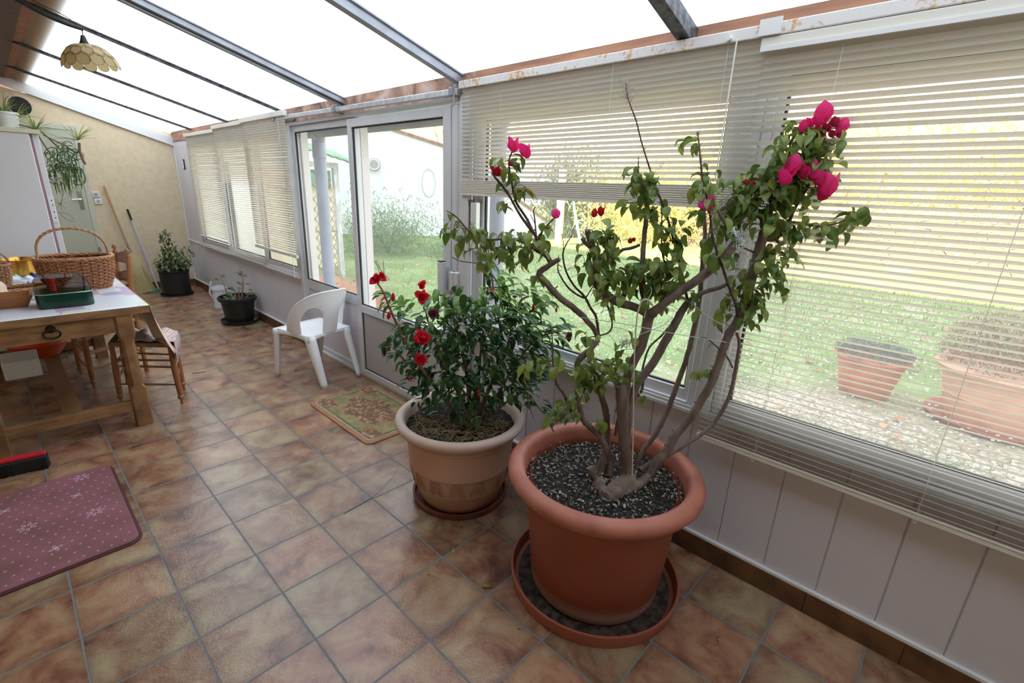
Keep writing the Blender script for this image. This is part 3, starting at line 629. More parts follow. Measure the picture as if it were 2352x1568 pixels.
def backf(u, v):
    a = (u - .5) * math.radians(214)       # wraps the rear
    topz = .80 - .34 * abs(2 * u - 1) ** 2.6
    z = .425 + (topz - .425) * v; lean = -.10 * ((z - .425) / .375) ** 1.15
    rx = .225 + .035 * v; ry = .165
    return W_(rx * math.sin(a), -.02 - ry * math.cos(a) * (1 - 0.0 * v) + lean * math.cos(a) * .9 - .02, z)
def hole(u, v):
    for c in (.305, .695):
        du = abs(u - c) / .115; 
        if v > .03 and v < .40 and du < 1: return True
        if v >= .40 and (du ** 2 + ((v - .40) / .32) ** 2) < 1: return True
    return False
m = MB(); m.grid(backf, 110, 44, skip=hole); m.build('backrest', PL, wc, sol=.007)
m = MB(); m.tube([backf(u / 60, 1) for u in range(61)], .007, 8)
for c in (.305, .695):
    path = [(c - .115, .03 + .37 * q / 6) for q in range(7)] + [(c - .115 * math.cos(a), .40 + .32 * math.sin(a)) for a in [PI * q / 12 for q in range(1, 12)]] + [(c + .115, .40 - .37 * q / 6) for q in range(7)]
    m.tube([backf(*p) for p in path], .0055, 6)
m.build('back_edge', PL, wc)

# ================= MATS
def mat_win():
    m, N, L, b = new_mat('woven_rose_mat'); tc = N.new('ShaderNodeTexCoord')
    n = N.new('ShaderNodeTexNoise'); n.inputs['Scale'].default_value = 22; n.inputs['Detail'].default_value = 3; n.inputs['Distortion'].default_value = 1.2; L.new(tc.outputs['Object'], n.inputs[0])
    r = N.new('ShaderNodeValToRGB'); c = r.color_ramp; c.elements[0].position = .36; c.elements[0].color = (.10, .12, .06, 1); c.elements[1].position = .72; c.elements[1].color = (.50, .38, .26, 1)
    e = c.elements.new(.46); e.color = (.20, .09, .05, 1); e = c.elements.new(.58); e.color = (.38, .20, .12, 1); L.new(n.outputs[0], r.inputs[0]); L.new(r.outputs[0], b.inputs['Base Color']); b.inputs['Roughness'].default_value = .9; return m
ROSE = mat_win(); TAN = mat('tan_mat_border', (.36, .17, .085), .8, var=.12, scale=30); OLV = mat('beige_mat_field', (.34, .25, .135), .9, scale=14, col2=(.19, .17, .07), detail=6); GRNB = mat('green_mat_line', (.13, .17, .07), .9, var=.4, scale=60); PALE = mat('pale_mat_line', (.48, .46, .46), .8)
def rrect(x0, x1, y0, y1, r, z, n=6):
    out = []
    for cx, cy, a0 in ((x1 - r, y1 - r, 0), (x0 + r, y1 - r, 90), (x0 + r, y0 + r, 180), (x1 - r, y0 + r, 270)):
        for i in range(n + 1): a = math.radians(a0 + 90 * i / n); out.append(Vector((cx + r * math.cos(a), cy + r * math.sin(a), z)))
    return out
def slab(m, rings):
    n = len(rings[0]); vs = [p for r in rings for p in r]; fs = []
    for k in range(len(rings) - 1):
        for i in range(n): fs.append((k * n + i, k * n + (i + 1) % n, (k + 1) * n + (i + 1) % n, (k + 1) * n + i))
    fs.append(tuple((len(rings) - 1) * n + i for i in range(n))); fs.append(tuple(range(n - 1, -1, -1))); m.add(vs, fs)
X0, X1, Y0, Y1 = 1.468, 2.03, .815, 1.69
m = MB()
m.k = 0; slab(m, [rrect(X0, X1, Y0, Y1, .05, 0.0005), rrect(X0, X1, Y0, Y1, .05, .007), rrect(X0 + .005, X1 - .005, Y0 + .005, Y1 - .005, .045, .010)])
def sheet(k, e, z, r=.03, q=None):
    m.k = k; p = q or rrect(X0 + e, X1 - e, Y0 + e, Y1 - e, r, z); m.add(p, [tuple(range(len(p)))])
sheet(1, .036, .0104); sheet(2, .041, .0107); sheet(3, .062, .0110)
m.k = 4  # rose clusters: corners and centre
def blob(cx, cy, rx, ry, z, k, rot=0, n=26, wob=.25):
    m.k = k; p = []
    for i in range(n):
        a = 2 * PI * i / n; q = 1 + wob * math.sin(a * 5 + cx * 40) * .5 + rnd(-wob, wob) * .4; x = rx * q * math.cos(a); y = ry * q * math.sin(a)
        p.append(Vector((cx + x * math.cos(rot) - y * math.sin(rot), cy + x * math.sin(rot) + y * math.cos(rot), z)))
    m.add(p, [tuple(range(n))])
blob((X0 + X1) / 2, (Y0 + Y1) / 2, .16, .26, .0114, 4)
for sx, sy in ((0, 0), (1, 0), (0, 1), (1, 1)): blob(X0 + .105 + sx * (X1 - X0 - .21), Y0 + .12 + sy * (Y1 - Y0 - .24), .055, .09, .0114, 4)
o = m.build('doormat', [TAN, PALE, GRNB, OLV, ROSE], smooth=0); tag(o, 'tan rubber backed doormat with woven roses lying before the glazed door', 'doormat')
MAUVE = mat('mauve_pile', (.27, .105, .135), .95, scale=5, col2=(.185, .08, .085), detail=8, bump=.3); MDK = mat('maroon_edge', (.085, .025, .028), .7); DOT = mat('pale_lilac_pile', (.55, .42, .50), .95)
m = MB(); PX0, PX1, PY0, PY1 = -.95, .272, .748, 1.625
m.k = 1; slab(m, [rrect(PX0, PX1, PY0, PY1, .06, .0005), rrect(PX0, PX1, PY0, PY1, .06, .006)])
m.k = 0; slab(m, [rrect(PX0, PX1 - .014, PY0 + .012, PY1, .05, .006), rrect(PX0, PX1 - .014, PY0 + .012, PY1, .05, .012), rrect(PX0 + .004, PX1 - .018, PY0 + .016, PY1 - .004, .05, .014)])
row = 0; y = PY0 + .04
motifs = [(.14, 1.13), (.09, 1.36), (.13, 1.55), (-.10, 1.20), (-.17, 1.43), (-.02, .93), (-.35, 1.0), (-.45, 1.3)]
while y < PY1 - .03:
    x = PX0 + .05 + (.024 if row % 2 else 0)
    while x < PX1 - .04:
        if min((x - a) ** 2 + (y - b) ** 2 for a, b in motifs) > .0016: blob(x, y, .0055, .003, .0145, 2, rot=.5, n=8)
        x += .048
    y += .052; row += 1
for i, (a, b) in enumerate(motifs):
    big = i in (0, 2, 3, 6)
    for q in range(7 if big else 4):
        an = q * 2 * PI / (7 if big else 4) + i; R_ = .024 if big else .013
        cx, cy = a + R_ * math.cos(an), b + R_ * math.sin(an)
        m.k = 2; ring = [(cx + .013 * math.cos(t) * math.cos(an) - .006 * math.sin(t) * math.sin(an), cy + .013 * math.cos(t) * math.sin(an) + .006 * math.sin(t) * math.cos(an)) for t in [2 * PI * k / 12 for k in range(12)]]
        ring2 = [(cx + (x_ - cx) * .55, cy + (y_ - cy) * .55) for x_, y_ in ring]
        m.add([Vector((x_, y_, .0146)) for x_, y_ in ring + ring2], [(k, (k + 1) % 12, 12 + (k + 1) % 12, 12 + k) for k in range(12)])
o = m.build('floor_mat', [MAUVE, MDK, DOT], smooth=0); tag(o, 'mauve floor mat with pale dots and flower motifs by the table', 'mat')

# ================= RED BROOM at the left
t = thing('push_broom', 'push broom with a red head and black bristles at the table leg', 'broom', (-.15, 1.90, 0))
RED = mat('red_plastic', (.62, .02, .04), .35); BR = mat('black_bristles', (.008, .008, .009), .8)
M_ = Matrix.Translation((-.16, 1.875, 0)) @ Matrix.Rotation(math.radians(-9), 4, 'Z')
m = MB(); m.box((-.18, -.018, .078), (.18, .018, .098), M_, bev=.004); a = M_ @ Vector((-.02, 0, .09)); b = a + Vector((-.02, .02, .06)); m.tube([a, b], [.02, .014], 10); m.build('head', RED, t, smooth=30)
m = MB(); m.box((-.182, -.032, .002), (.182, .032, .078), M_, bev=.006)
for i in range(500):
    x = rnd(-.18, .18); yy = rnd(-.034, .034); p = M_ @ Vector((x, yy, .07)); q = M_ @ Vector((x * 1.02, yy * 1.15, .001)); m.tube([p, q], .0015, 3, cap=False)
m.build('bristles', BR, t); MB().tube([b - Vector((-.006, .006, .02)), b + Vector((-.14, .10, .62)), b + Vector((-.24, .17, 1.10))], .011, 10).build('broom_handle', BLACK, t)

# ================= BROOMS BY THE FAR WALL
t = thing('straw_broom', 'straw broom with wooden handle leaning against the cream far wall', 'broom', (1.36, 6.9, 0))
SB = mat('broom_straw', (.66, .56, .32), .85, scale=60, col2=(.46, .36, .17), stretch=(4, 4, .3)); HW = mat('light_handle_wood', (.52, .28, .13), .5)
top = Vector((1.19, 7.09, 1.475)); neck = Vector((1.315, 6.965, .57)); dn = (neck - top).normalized()
MB().tube([top, neck], .012, 10).build('broom_handle', HW, t)
base = Vector((1.37, 6.90, 0.003)); ax = (base - neck); sd = Vector((.94, -.05, .1)).normalized(); th = Vector((.05, .94, 0)).normalized()
def bh(s, a):   # s along, a around
    w_ = [.03, .075, .09, .10, .128, .15]; k = s * 5; i = min(4, int(k)); f = k - i; ww = w_[i] * (1 - f) + w_[i + 1] * f
    return neck + ax * s + sd * ww * math.cos(a) + th * (.02 + .02 * min(1, s * 2)) * math.sin(a)
m = MB(); m.grid(lambda u, v: bh(v, u * 2 * PI), 32, 20)
for i in range(420):
    a = rnd(0, 2 * PI); s0 = rnd(.3, .6); s1 = rnd(.94, 1.0); k = rnd(.98, 1.03)
    p, q = bh(s0, a), bh(s1, a); c0 = neck + ax * s1; q = c0 + (q - c0) * k; q.z = max(q.z, .002); m.tube([p, q], .0016, 3, cap=False)
m.build('straw_head', SB, t)
m = MB()
for s in (.30, .34, .38): m.tube([bh(s, 2 * PI * i / 24) for i in range(24)], .003, 5, closed=True)
m.build('binding', mat('pale_binding', (.65, .58, .42), .8), t); m = MB(); m.tube([top + dn * ((neck - top).length - .13), neck], .0135, 10); m.build('collar', mat('chequered_collar', (.35, .35, .36), .5, scale=60, col2=(.05, .05, .06)), t)
t = thing('mop_handle', 'white mop handle with black grip leaning beside the straw broom', 'mop', (1.5, 7.05, 0))
a, b = Vector((1.395, 7.09, 1.17)), Vector((1.56, 6.95, .012)); MB().tube([a.lerp(b, .12), b], .010, 10).build('pole', mat('pale_blue_pole', (.55, .58, .78), .4), t); MB().tube([a, a.lerp(b, .13)], .013, 10).build('grip', BLACK, t); MB().tube([a.lerp(b, .72), b], .0115, 10).build('sleeve', WHITE, t)
t = thing('dustpan', 'dark green dustpan on the floor behind the black potted shrub', 'dustpan', (1.50, 6.88, 0)); m = MB(); m.grid(lambda u, v: Vector((1.41 + .14 * u, 6.80 + .13 * v, .004 + .035 * v * v)), 6, 6); m.build('pan', mat('dark_green_plastic', (.02, .16, .11), .4), t, sol=.004)

# ================= TABLE THINGS
WK = mat('wicker_brown', (.46, .20, .09), .5, scale=90, col2=(.22, .085, .04)); WKL = mat('wicker_honey', (.55, .31, .16), .5, scale=60, col2=(.38, .19, .09))
def wicker(t, cx, cy, z0, rx, ry, h, flare, rot, mbody, mrim, rows=19, ribs=30, sup=1.0):
    ca, sa = math.cos(rot), math.sin(rot)
    def P(a, z, k=0.0):
        s = (z / h); f = 1 - flare * max(0, 1 - s) ** 2.2
        c_, s_ = math.cos(a), math.sin(a); e = .75
        x = (rx * f + k) * math.copysign(abs(c_) ** e, c_); y = (ry * f + k) * math.copysign(abs(s_) ** e, s_)
        return Vector((cx + x * ca - y * sa, cy + x * sa + y * ca, z0 + z))
    m = MB(); n = ribs * 4
    ms_ = MB(); ms_.grid(lambda u, v: P(2 * PI * u, .003 + (h - .006) * v, -.005), 40, 6); ms_.build('gap_shade_shell', mat('painted_gap_shade', (.10, .04, .02), .9), t)  # added dark shell, its colour supplies the shade in the weave gaps
    for r in range(rows):
        z = .005 + (h - .01) * r / (rows - 1); ph = PI * (r % 2)
        m.tube([P(2 * PI * i / n, z, .0048 * math.cos(i * PI / 4 + ph)) for i in range(n)], h / rows * .47, 5, closed=True)
    m.build('woven_side', mbody, t)
    m = MB()
    for i in range(ribs): a = 2 * PI * i / ribs; m.tube([P(a, z_, .0035) for z_ in (0, h * .3, h * .6, h)], .0042, 5)
    m.add([P(2 * PI * i / 40, .004) for i in range(40)], [tuple(range(40))]); m.build('stakes', mbody, t)
    m = MB()
    for ph in (0, 2.1, 4.2): m.tube([P(2 * PI * i / 90, h + .007 * math.cos(i * .9 + ph), .007 * math.sin(i * .9 + ph)) for i in range(90)], .0065, 6, closed=True)
    m.build('braided_rim', mrim, t); return P
t = thing('wicker_basket', 'large oval wicker shopping basket with arched handle on the table', 'basket', (.40, 2.90, TZ))
P = wicker(t, .415, 2.93, TZ + .002, .215, .15, .225, .22, math.radians(-6), WK, WKL)
m = MB(); a_, b_ = P(PI * .96, .23), P(PI * .04, .23); pts = []
for i in range(25):
    u = i / 24; x = a_.lerp(b_, (1 - math.cos(PI * u)) / 2 * .90 + .05); pts.append(Vector((x.x, x.y, TZ + .21 + .215 * max(0, math.sin(PI * u)) ** .62)))
for ph in (0, PI): m.tube([p + Vector((0, .005 * math.cos(i * 1.1 + ph), .005 * math.sin(i * 1.1 + ph))) for i, p in enumerate(smooth_path(pts, 2))], .0068, 7)
m.build('basket_handle', WKL, t)
# green tin with smoked cover
t = thing('cake_tin', 'dark green rectangular tin with a smoked clear cover on the table', 'tin', (.28, 2.37, TZ))
GT = mat('dark_green_lacquer', (.0012, .030, .019), .15, spec=.45)
def rr2(x0, x1, y0, y1, r, z): return rrect(x0, x1, y0, y1, r, z, 5)
m = MB(); slab(m, [rr2(.158, .412, 2.262, 2.472, .04, TZ + .0015), rr2(.150, .417, 2.256, 2.478, .042, TZ + .006), rr2(.150, .417, 2.256, 2.478, .042, TZ + .092)]); m.build('tin_body', GT, t)
m = MB(); m.tube(rr2(.148, .419, 2.254, 2.480, .043, TZ + .091), .0035, 6, closed=True); m.build('bright_bead', mat('bright_green_bead', (.25, .5, .42), .2, .6), t)
SM = glass_mat('smoked_acrylic', (.60, .55, .54))
m = MB(); rings = [rr2(.150, .417, 2.256, 2.478, .042, TZ + .093), rr2(.155, .412, 2.262, 2.472, .05, TZ + .15), rr2(.175, .39, 2.28, 2.455, .05, TZ + .185)]; slab(m, rings); m.build('smoked_cover', SM, t)
m = MB(); m.lathe([(0, 0), (.017, 0), (.017, .075), (.012, .08), (0, .08)], c=(.24, 2.36, TZ + .096), n=20); o = m.build('red_tube', mat('red_tube_plastic', (.5, .03, .02), .4)); tag(o, 'small red cylinder inside the smoked cover of the green tin', 'container')
# wooden tray
t = thing('wooden_tray', 'shallow sloped sided wooden tray left of the green tin', 'tray', (-.03, 2.48, TZ)); WT = mat('orange_brown_wood', (.42, .17, .05), .4, scale=8, col2=(.30, .11, .03), stretch=(.3, 3, 1))
def frus(x0, x1, y0, y1, h, s, th_):
    m = MB(); lo = [Vector(p) for p in ((x0 + s, y0 + s, TZ + .001), (x1 - s, y0 + s, TZ + .001), (x1 - s, y1 - s, TZ + .001), (x0 + s, y1 - s, TZ + .001))]; hi = [Vector(p) for p in ((x0, y0, TZ + h), (x1, y0, TZ + h), (x1, y1, TZ + h), (x0, y1, TZ + h))]
    c_ = Vector(((x0 + x1) / 2, (y0 + y1) / 2, 0)); li = [Vector((c_.x + (p.x - c_.x) * (1 - th_ / .15), c_.y + (p.y - c_.y) * (1 - th_ / .12), p.z + .01)) for p in lo]; hi2 = [Vector((c_.x + (p.x - c_.x) * (1 - th_ / .17), c_.y + (p.y - c_.y) * (1 - th_ / .13), p.z)) for p in hi]
    v = lo + hi + hi2 + li; f = [(3, 2, 1, 0)]
    for k in range(3):
        for i in range(4): f.append((k * 4 + i, k * 4 + (i + 1) % 4, k * 4 + 4 + (i + 1) % 4, k * 4 + 4 + i))
    f.append((12, 13, 14, 15)); m.add(v, f); return m
frus(-.20, .145, 2.37, 2.58, .075, .035, .010).build('tray_body', WT, t, smooth=0, bev=.002)
o = frus(-.16, -.005, 2.27, 2.36, .03, .02, .006).build('blue_box', mat('blue_card', (.02, .09, .60), .4), smooth=0); tag(o, 'bright blue box at the left frame edge beside the wooden tray', 'box')
# oval woven tray
t = thing('oval_wicker_tray', 'low oval wicker tray with lattice ends behind the wooden tray', 'tray', (.05, 2.9, TZ)); P = wicker(t, .08, 2.86, TZ + .002, .14, .09, .045, .1, .1, WK, WKL, rows=5, ribs=26)
# cream canister with yellow top
t = thing('plastic_canister', 'cream plastic canister with yellow ring at the left edge of the table', 'canister', (-.02, 2.76, TZ)); m = MB(); m.lathe([(0, 0), (.066, 0), (.07, .01), (.068, .05), (.066, .055), (.066, .09), (.05, .115), (0, .115)], c=(-.025, 2.74, TZ + .001), n=32); m.build('canister_body', mat('cream_plastic', (.78, .62, .52), .4), t)
m = MB(); m.lathe([(.034, 0), (.038, .004), (.036, .035), (.022, .038), (.02, .02)], c=(-.025, 2.74, TZ + .115), n=28); m.build('yellow_ring', mat('yellow_plastic', (.85, .55, .02), .35), t)
# small wicker basket further back
t = thing('bread_basket', 'small round wicker basket with arched lattice handle at the left frame edge', 'basket', (-.02, 3.35, TZ)); P = wicker(t, .005, 3.30, TZ + .002, .075, .07, .15, .25, 0, WKL, WKL, rows=12, ribs=20)
m = MB()
for k in (-.012, .012):
    pts = [Vector((.005 + .085 * math.cos(PI * (1 - i / 16)), 3.30 + k, TZ + .12 + .13 * math.sin(PI * i / 16))) for i in range(17)]; m.tube(pts, .005, 6)
for i in range(1, 16):
    a = PI * (1 - i / 16); b = PI * (1 - (i + 1) / 16); m.tube([(.005 + .085 * math.cos(a), 3.288, TZ + .12 + .13 * math.sin(a)), (.005 + .085 * math.cos(b), 3.312, TZ + .12 + .13 * math.sin(b))], .003, 4)
m.build('basket_handle', mat('red_brown_cane', (.35, .12, .08), .5), t)
# brass pot
m = MB(); m.lathe([(0, 0), (.105, 0), (.12, .012), (.122, .125), (.128, .13), (.12, .133), (.115, .12), (.112, .02), (0, .016)], c=(.15, 3.74, TZ + .001), n=48); o = m.build('brass_pot', mat('polished_brass', (.72, .40, .08), .22, 1.0)); tag(o, 'round polished brass pot standing before the white freezer', 'pot')
# crumpled plastic bags and papers
def crumple(name, c, rx, ry, h, col, lab, cat, seed, rough=.25):
    random.seed(seed); m = MB()
    def f(u, v):
        a = 2 * PI * u; r = v; d_ = mnoise.noise(Vector((math.cos(a) * r * 2.5 + seed, math.sin(a) * r * 2.5, seed * 1.7))); return Vector((c[0] + rx * r * math.cos(a) * (1 + .3 * mnoise.noise(Vector((a * 1.2, seed, 0)))), c[1] + ry * r * math.sin(a), TZ + .002 + h * max(0, (1 - r ** 2)) * (.6 + .9 * d_) + .004 * abs(d_)))
    m.grid(f, 40, 12); o = m.build(name, mat(name + '_film', col, rough), smooth=25); tag(o, lab, cat); return o
crumple('plastic_bag', (.10, 3.47), .12, .09, .05, (.62, .72, .85), 'crumpled pale blue plastic bag in front of the brass pot', 'bag', 3)
crumple('blue_cloth', (.215, 3.60), .035, .03, .025, (.02, .08, .5), 'small deep blue scrap touching the brass pot', 'cloth', 5)
crumple('clear_bag', (.17, 3.18), .07, .12, .03, (.50, .50, .56), 'crumpled greyish plastic bag between the baskets', 'bag', 9)
o = MB().box((.10, 2.60, TZ + .0015), (.19, 2.78, TZ + .012)).build('paper_packet', mat('grey_white_paper', (.62, .58, .58), .6), smooth=0, bev=.002); tag(o, 'grey white paper packet behind the left end of the green tin', 'packet')

# ================= LAMP
t = thing('pendant_lamp', 'capiz shell pendant lamp hanging from a curved black arm', 'lamp', (.728, 3.0, 2.45))
SH = leaf_mat('capiz_shell', (.50, .36, .16), (.62, .48, .26), back=.5, rough=.3)
m = MB(); m2 = MB(); tilt = Matrix.Rotation(math.radians(-6), 3, 'Y'); LC = Vector((.728, 3.0, 2.475))
def dome(a, s): # s 0 top .. 1 rim
    r = .026 + .135 * math.sin(s * 1.35) / math.sin(1.35); z = -.128 * (1 - math.cos(s * 1.35)) / (1 - math.cos(1.35)); return LC + tilt @ Vector((r * math.cos(a), r * math.sin(a), z))
def disc(a, s0, s1, da, n=14):
    ps = []
    for i in range(n):
        q = 2 * PI * i / n; e = .8; c_, s_ = math.cos(q), math.sin(q)
        ps.append(dome(a + da * math.copysign(abs(c_) ** e, c_), (s0 + s1) / 2 + (s1 - s0) / 2 * math.copysign(abs(s_) ** e, s_)))
    cen = sum(ps, Vector()) / n; m.add([cen] + ps, [(0, 1 + i, 1 + (i + 1) % n) for i in range(n)]); m2.tube(ps, .0013, 4, closed=True)
NP = 13
for k in range(NP):
    a = 2 * PI * k / NP; da = PI / NP
    m.add([dome(a - da, .0), dome(a + da, .0), dome(a + da, .26), dome(a - da, .26), dome(a - da, .5), dome(a + da, .5)], [(0, 1, 2, 3), (3, 2, 5, 4)]); m2.tube([dome(a - da, 0), dome(a - da, .26), dome(a - da, .46)], .0013, 4)
    disc(a + da, .42, .80, da * .98); disc(a, .70, 1.08, da * .96)
m.build('lamp_shade', SH, t, smooth=60); m2.build('shade_wire', mat('dark_solder', (.12, .09, .05), .5, .5), t)
m = MB(); m.lathe([(0, .055), (.012, .05), (.02, .02), (.028, 0), (.026, -.012)], c=LC, n=20); m.tube([LC + Vector((0, 0, .05)), LC + Vector((.002, 0, .085))], .003, 6); m.build('lamp_cap', BLACK, t)
m = MB(); m.tube([LC + Vector((0, 0, -.01)), LC + Vector((0, 0, -.06)), LC + Vector((0, 0, -.10))], [.014, .016, .012], 10); m.build('bulb', mat('white_bulb', (.8, .8, .78), .3), t)
m = MB(); pa = [(-.30, 2.55, 2.74), (.10, 2.75, 2.72), (.38, 2.88, 2.655), (.55, 2.95, 2.60), (.65, 2.98, 2.575), (.735, 3.0, 2.565)]; m.tube(smooth_path(pa, 6), lerp_list([.016, .018, .018, .016, .013, .011], 6), 10); m.tube(smooth_path([(-.28, 2.55, 2.77), (.2, 2.8, 2.745), (.5, 2.93, 2.66), (.66, 2.98, 2.615), (.72, 3.0, 2.57)], 5), .0025, 5); m.tube([(-.30, 2.55, 2.74), (-1.31, 2.4, 2.70)], .016, 8); m.build('arm', BLACK, t)

rp = on(0, 2.03, 1183, 1058); m = MB(); m.box((1.985, rp.y - .05, 0), (2.07, rp.y + .05, rp.z + .06), bev=.006); m.box((2.0, rp.y - .03, rp.z + .06), (2.05, rp.y + .03, rp.z + .075), bev=.003); o = m.build('red_container', mat('dark_red_tin', (.35, .015, .015), .4), smooth=30); tag(o, 'dark red container standing by the wall between the two big pots', 'container')
# ================= POTS AND PLANTS
random.seed(11)
TERRA = mat('terracotta_plastic', (.28, .075, .04), .5, scale=5, col2=(.30, .075, .04), detail=6)
TERRA_RIM = mat('weathered_terracotta_rim', (.44, .16, .11), .55, scale=9, col2=(.34, .11, .075), detail=7)
def stained(name, base, dirt, z0, z1):
    m, N, L, b = new_mat(name); tc = N.new('ShaderNodeTexCoord'); s = N.new('ShaderNodeSeparateXYZ'); L.new(tc.outputs['Object'], s.inputs[0])
    n = N.new('ShaderNodeTexNoise'); n.inputs['Scale'].default_value = 6; n.inputs['Detail'].default_value = 6; L.new(tc.outputs['Object'], n.inputs[0])
    a = N.new('ShaderNodeMath'); a.operation = 'MULTIPLY_ADD'; a.inputs[1].default_value = .05; L.new(n.outputs[0], a.inputs[0]); L.new(s.outputs[2], a.inputs[2])
    r = N.new('ShaderNodeMapRange'); r.inputs['From Min'].default_value = z0; r.inputs['From Max'].default_value = z1; L.new(a.outputs[0], r.inputs[0])
    mx = N.new('ShaderNodeMix'); mx.data_type = 'RGBA'; L.new(r.outputs[0], mx.inputs[0]); mx.inputs[6].default_value = (*dirt, 1); mx.inputs[7].default_value = (*base, 1)
    n2 = N.new('ShaderNodeMapRange'); n2.inputs['To Min'].default_value = .8; n2.inputs['To Max'].default_value = 1.15; L.new(n.outputs[0], n2.inputs[0])
    mu = N.new('ShaderNodeMix'); mu.data_type = 'RGBA'; mu.blend_type = 'MULTIPLY'; mu.inputs[0].default_value = 1; L.new(mx.outputs[2], mu.inputs[6]); L.new(n2.outputs[0], mu.inputs[7]); L.new(mu.outputs[2], b.inputs['Base Color']); b.inputs['Roughness'].default_value = .55; return m
SOIL = mat('dark_potting_soil', (.022, .015, .011), .95, scale=60, col2=(.006, .004, .004), detail=8, bump=1.0)
CHIP = leaf_mat('pale_mulch_chips', (.02, .015, .01), (.55, .46, .32), back=.05, rough=.6)
CHIP.node_tree.nodes['Color Ramp'].color_ramp.elements[0].position = .35; CHIP.node_tree.nodes['Color Ramp'].color_ramp.elements[1].color = (.46, .40, .33, 1)
BARK = mat('grey_brown_bark', (.20, .15, .13), .85, scale=30, col2=(.11, .075, .06), detail=8, bump=.8, stretch=(1, 1, .3))
TWIG = mat('dark_twig_bark', (.11, .065, .055), .85, scale=40, col2=(.055, .03, .028), bump=.5)
DRY = mat('pale_dry_twig', (.42, .36, .33), .9)
def soil(parent, cx, cy, z, r, chips, seed, mats=CHIP, size=(.006, .014), dome=.01):
    random.seed(seed)
    m = MB(); n = 40
    m.grid(lambda u, v: Vector((cx + r * v * math.cos(2 * PI * u), cy + r * v * math.sin(2 * PI * u), z + dome * (1 - v * v) + .010 * mnoise.noise(Vector((u * 0 + math.cos(2 * PI * u) * v * 9, math.sin(2 * PI * u) * v * 9, seed))))), 60, 18)
    o = m.build('soil', SOIL, parent)
    m = MB()
    for i in range(chips):
        a = rnd(0, 2 * PI); q = r * math.sqrt(random.random()) * .985; x = cx + q * math.cos(a); y = cy + q * math.sin(a)
        zz = z + dome * (1 - (q / r) ** 2) + .006 + rnd(-.002, .007); L_ = rnd(*size); b = rnd(0, 2 * PI)
        m.leaf((x, y, zz), (math.cos(b), math.sin(b), rnd(-.4, .4)), (rnd(-.5, .5), rnd(-.5, .5), 1), L_, L_ * rnd(.3, .6), curl=rnd(-.6, .6), n=2)
    if chips:
        o = m.build('mulch', mats, parent, smooth=0); o['kind'] = 'stuff'
# ---- big pot with bougainvillea
BX, BY = 1.61, -.85
sc_ = MB(); sc_.lathe([(0, .004), (.325, .004), (.345, .012), (.352, .05), (.356, .060), (.366, .060), (.366, .052), (.356, .0), (0, .0)], c=(BX, BY, .0005), n=72)
sau = sc_.build('plant_saucer', stained('terracotta_saucer', (.34, .10, .06), (.22, .07, .045), .0, .04)); tag(sau, 'terracotta saucer under the tallest plant pot', 'saucer')
m = MB(); m.lathe([(0, .0055), (.33, .0065)], c=(BX, BY, 0), n=48); m.build('dirt', mat('saucer_dirt', (.10, .07, .055), .95, scale=30, col2=(.02, .014, .012)), sau)
bg_ = thing('potted_bougainvillea', 'leggy bougainvillea with magenta bracts in a big terracotta coloured pot', 'potted plant', (BX, BY, 0))
m = MB(); m.lathe([(0, .008), (.262, .008), (.272, .02), (.276, .05), (.274, .075), (.280, .085), (.300, .30), (.308, .50), (.300, .52), (.296, .49), (.29, .40)], c=(BX, BY, 0), n=80)
m.build('pot', stained('terracotta_pot_scuffed', (.275, .070, .038), (.36, .24, .22), .050, .125), bg_)
m = MB(); m.lathe([(.306, .495), (.330, .497), (.362, .502), (.382, .513), (.394, .530), (.396, .545), (.388, .562), (.372, .572), (.352, .574), (.336, .566), (.328, .548), (.322, .51), (.318, .47)], c=(BX, BY, 0), n=80); m.build('pot_rim', TERRA_RIM, bg_)
soil(bg_, BX, BY, .497, .322, 2600, 21, size=(.006, .020))
D0 = 1.715
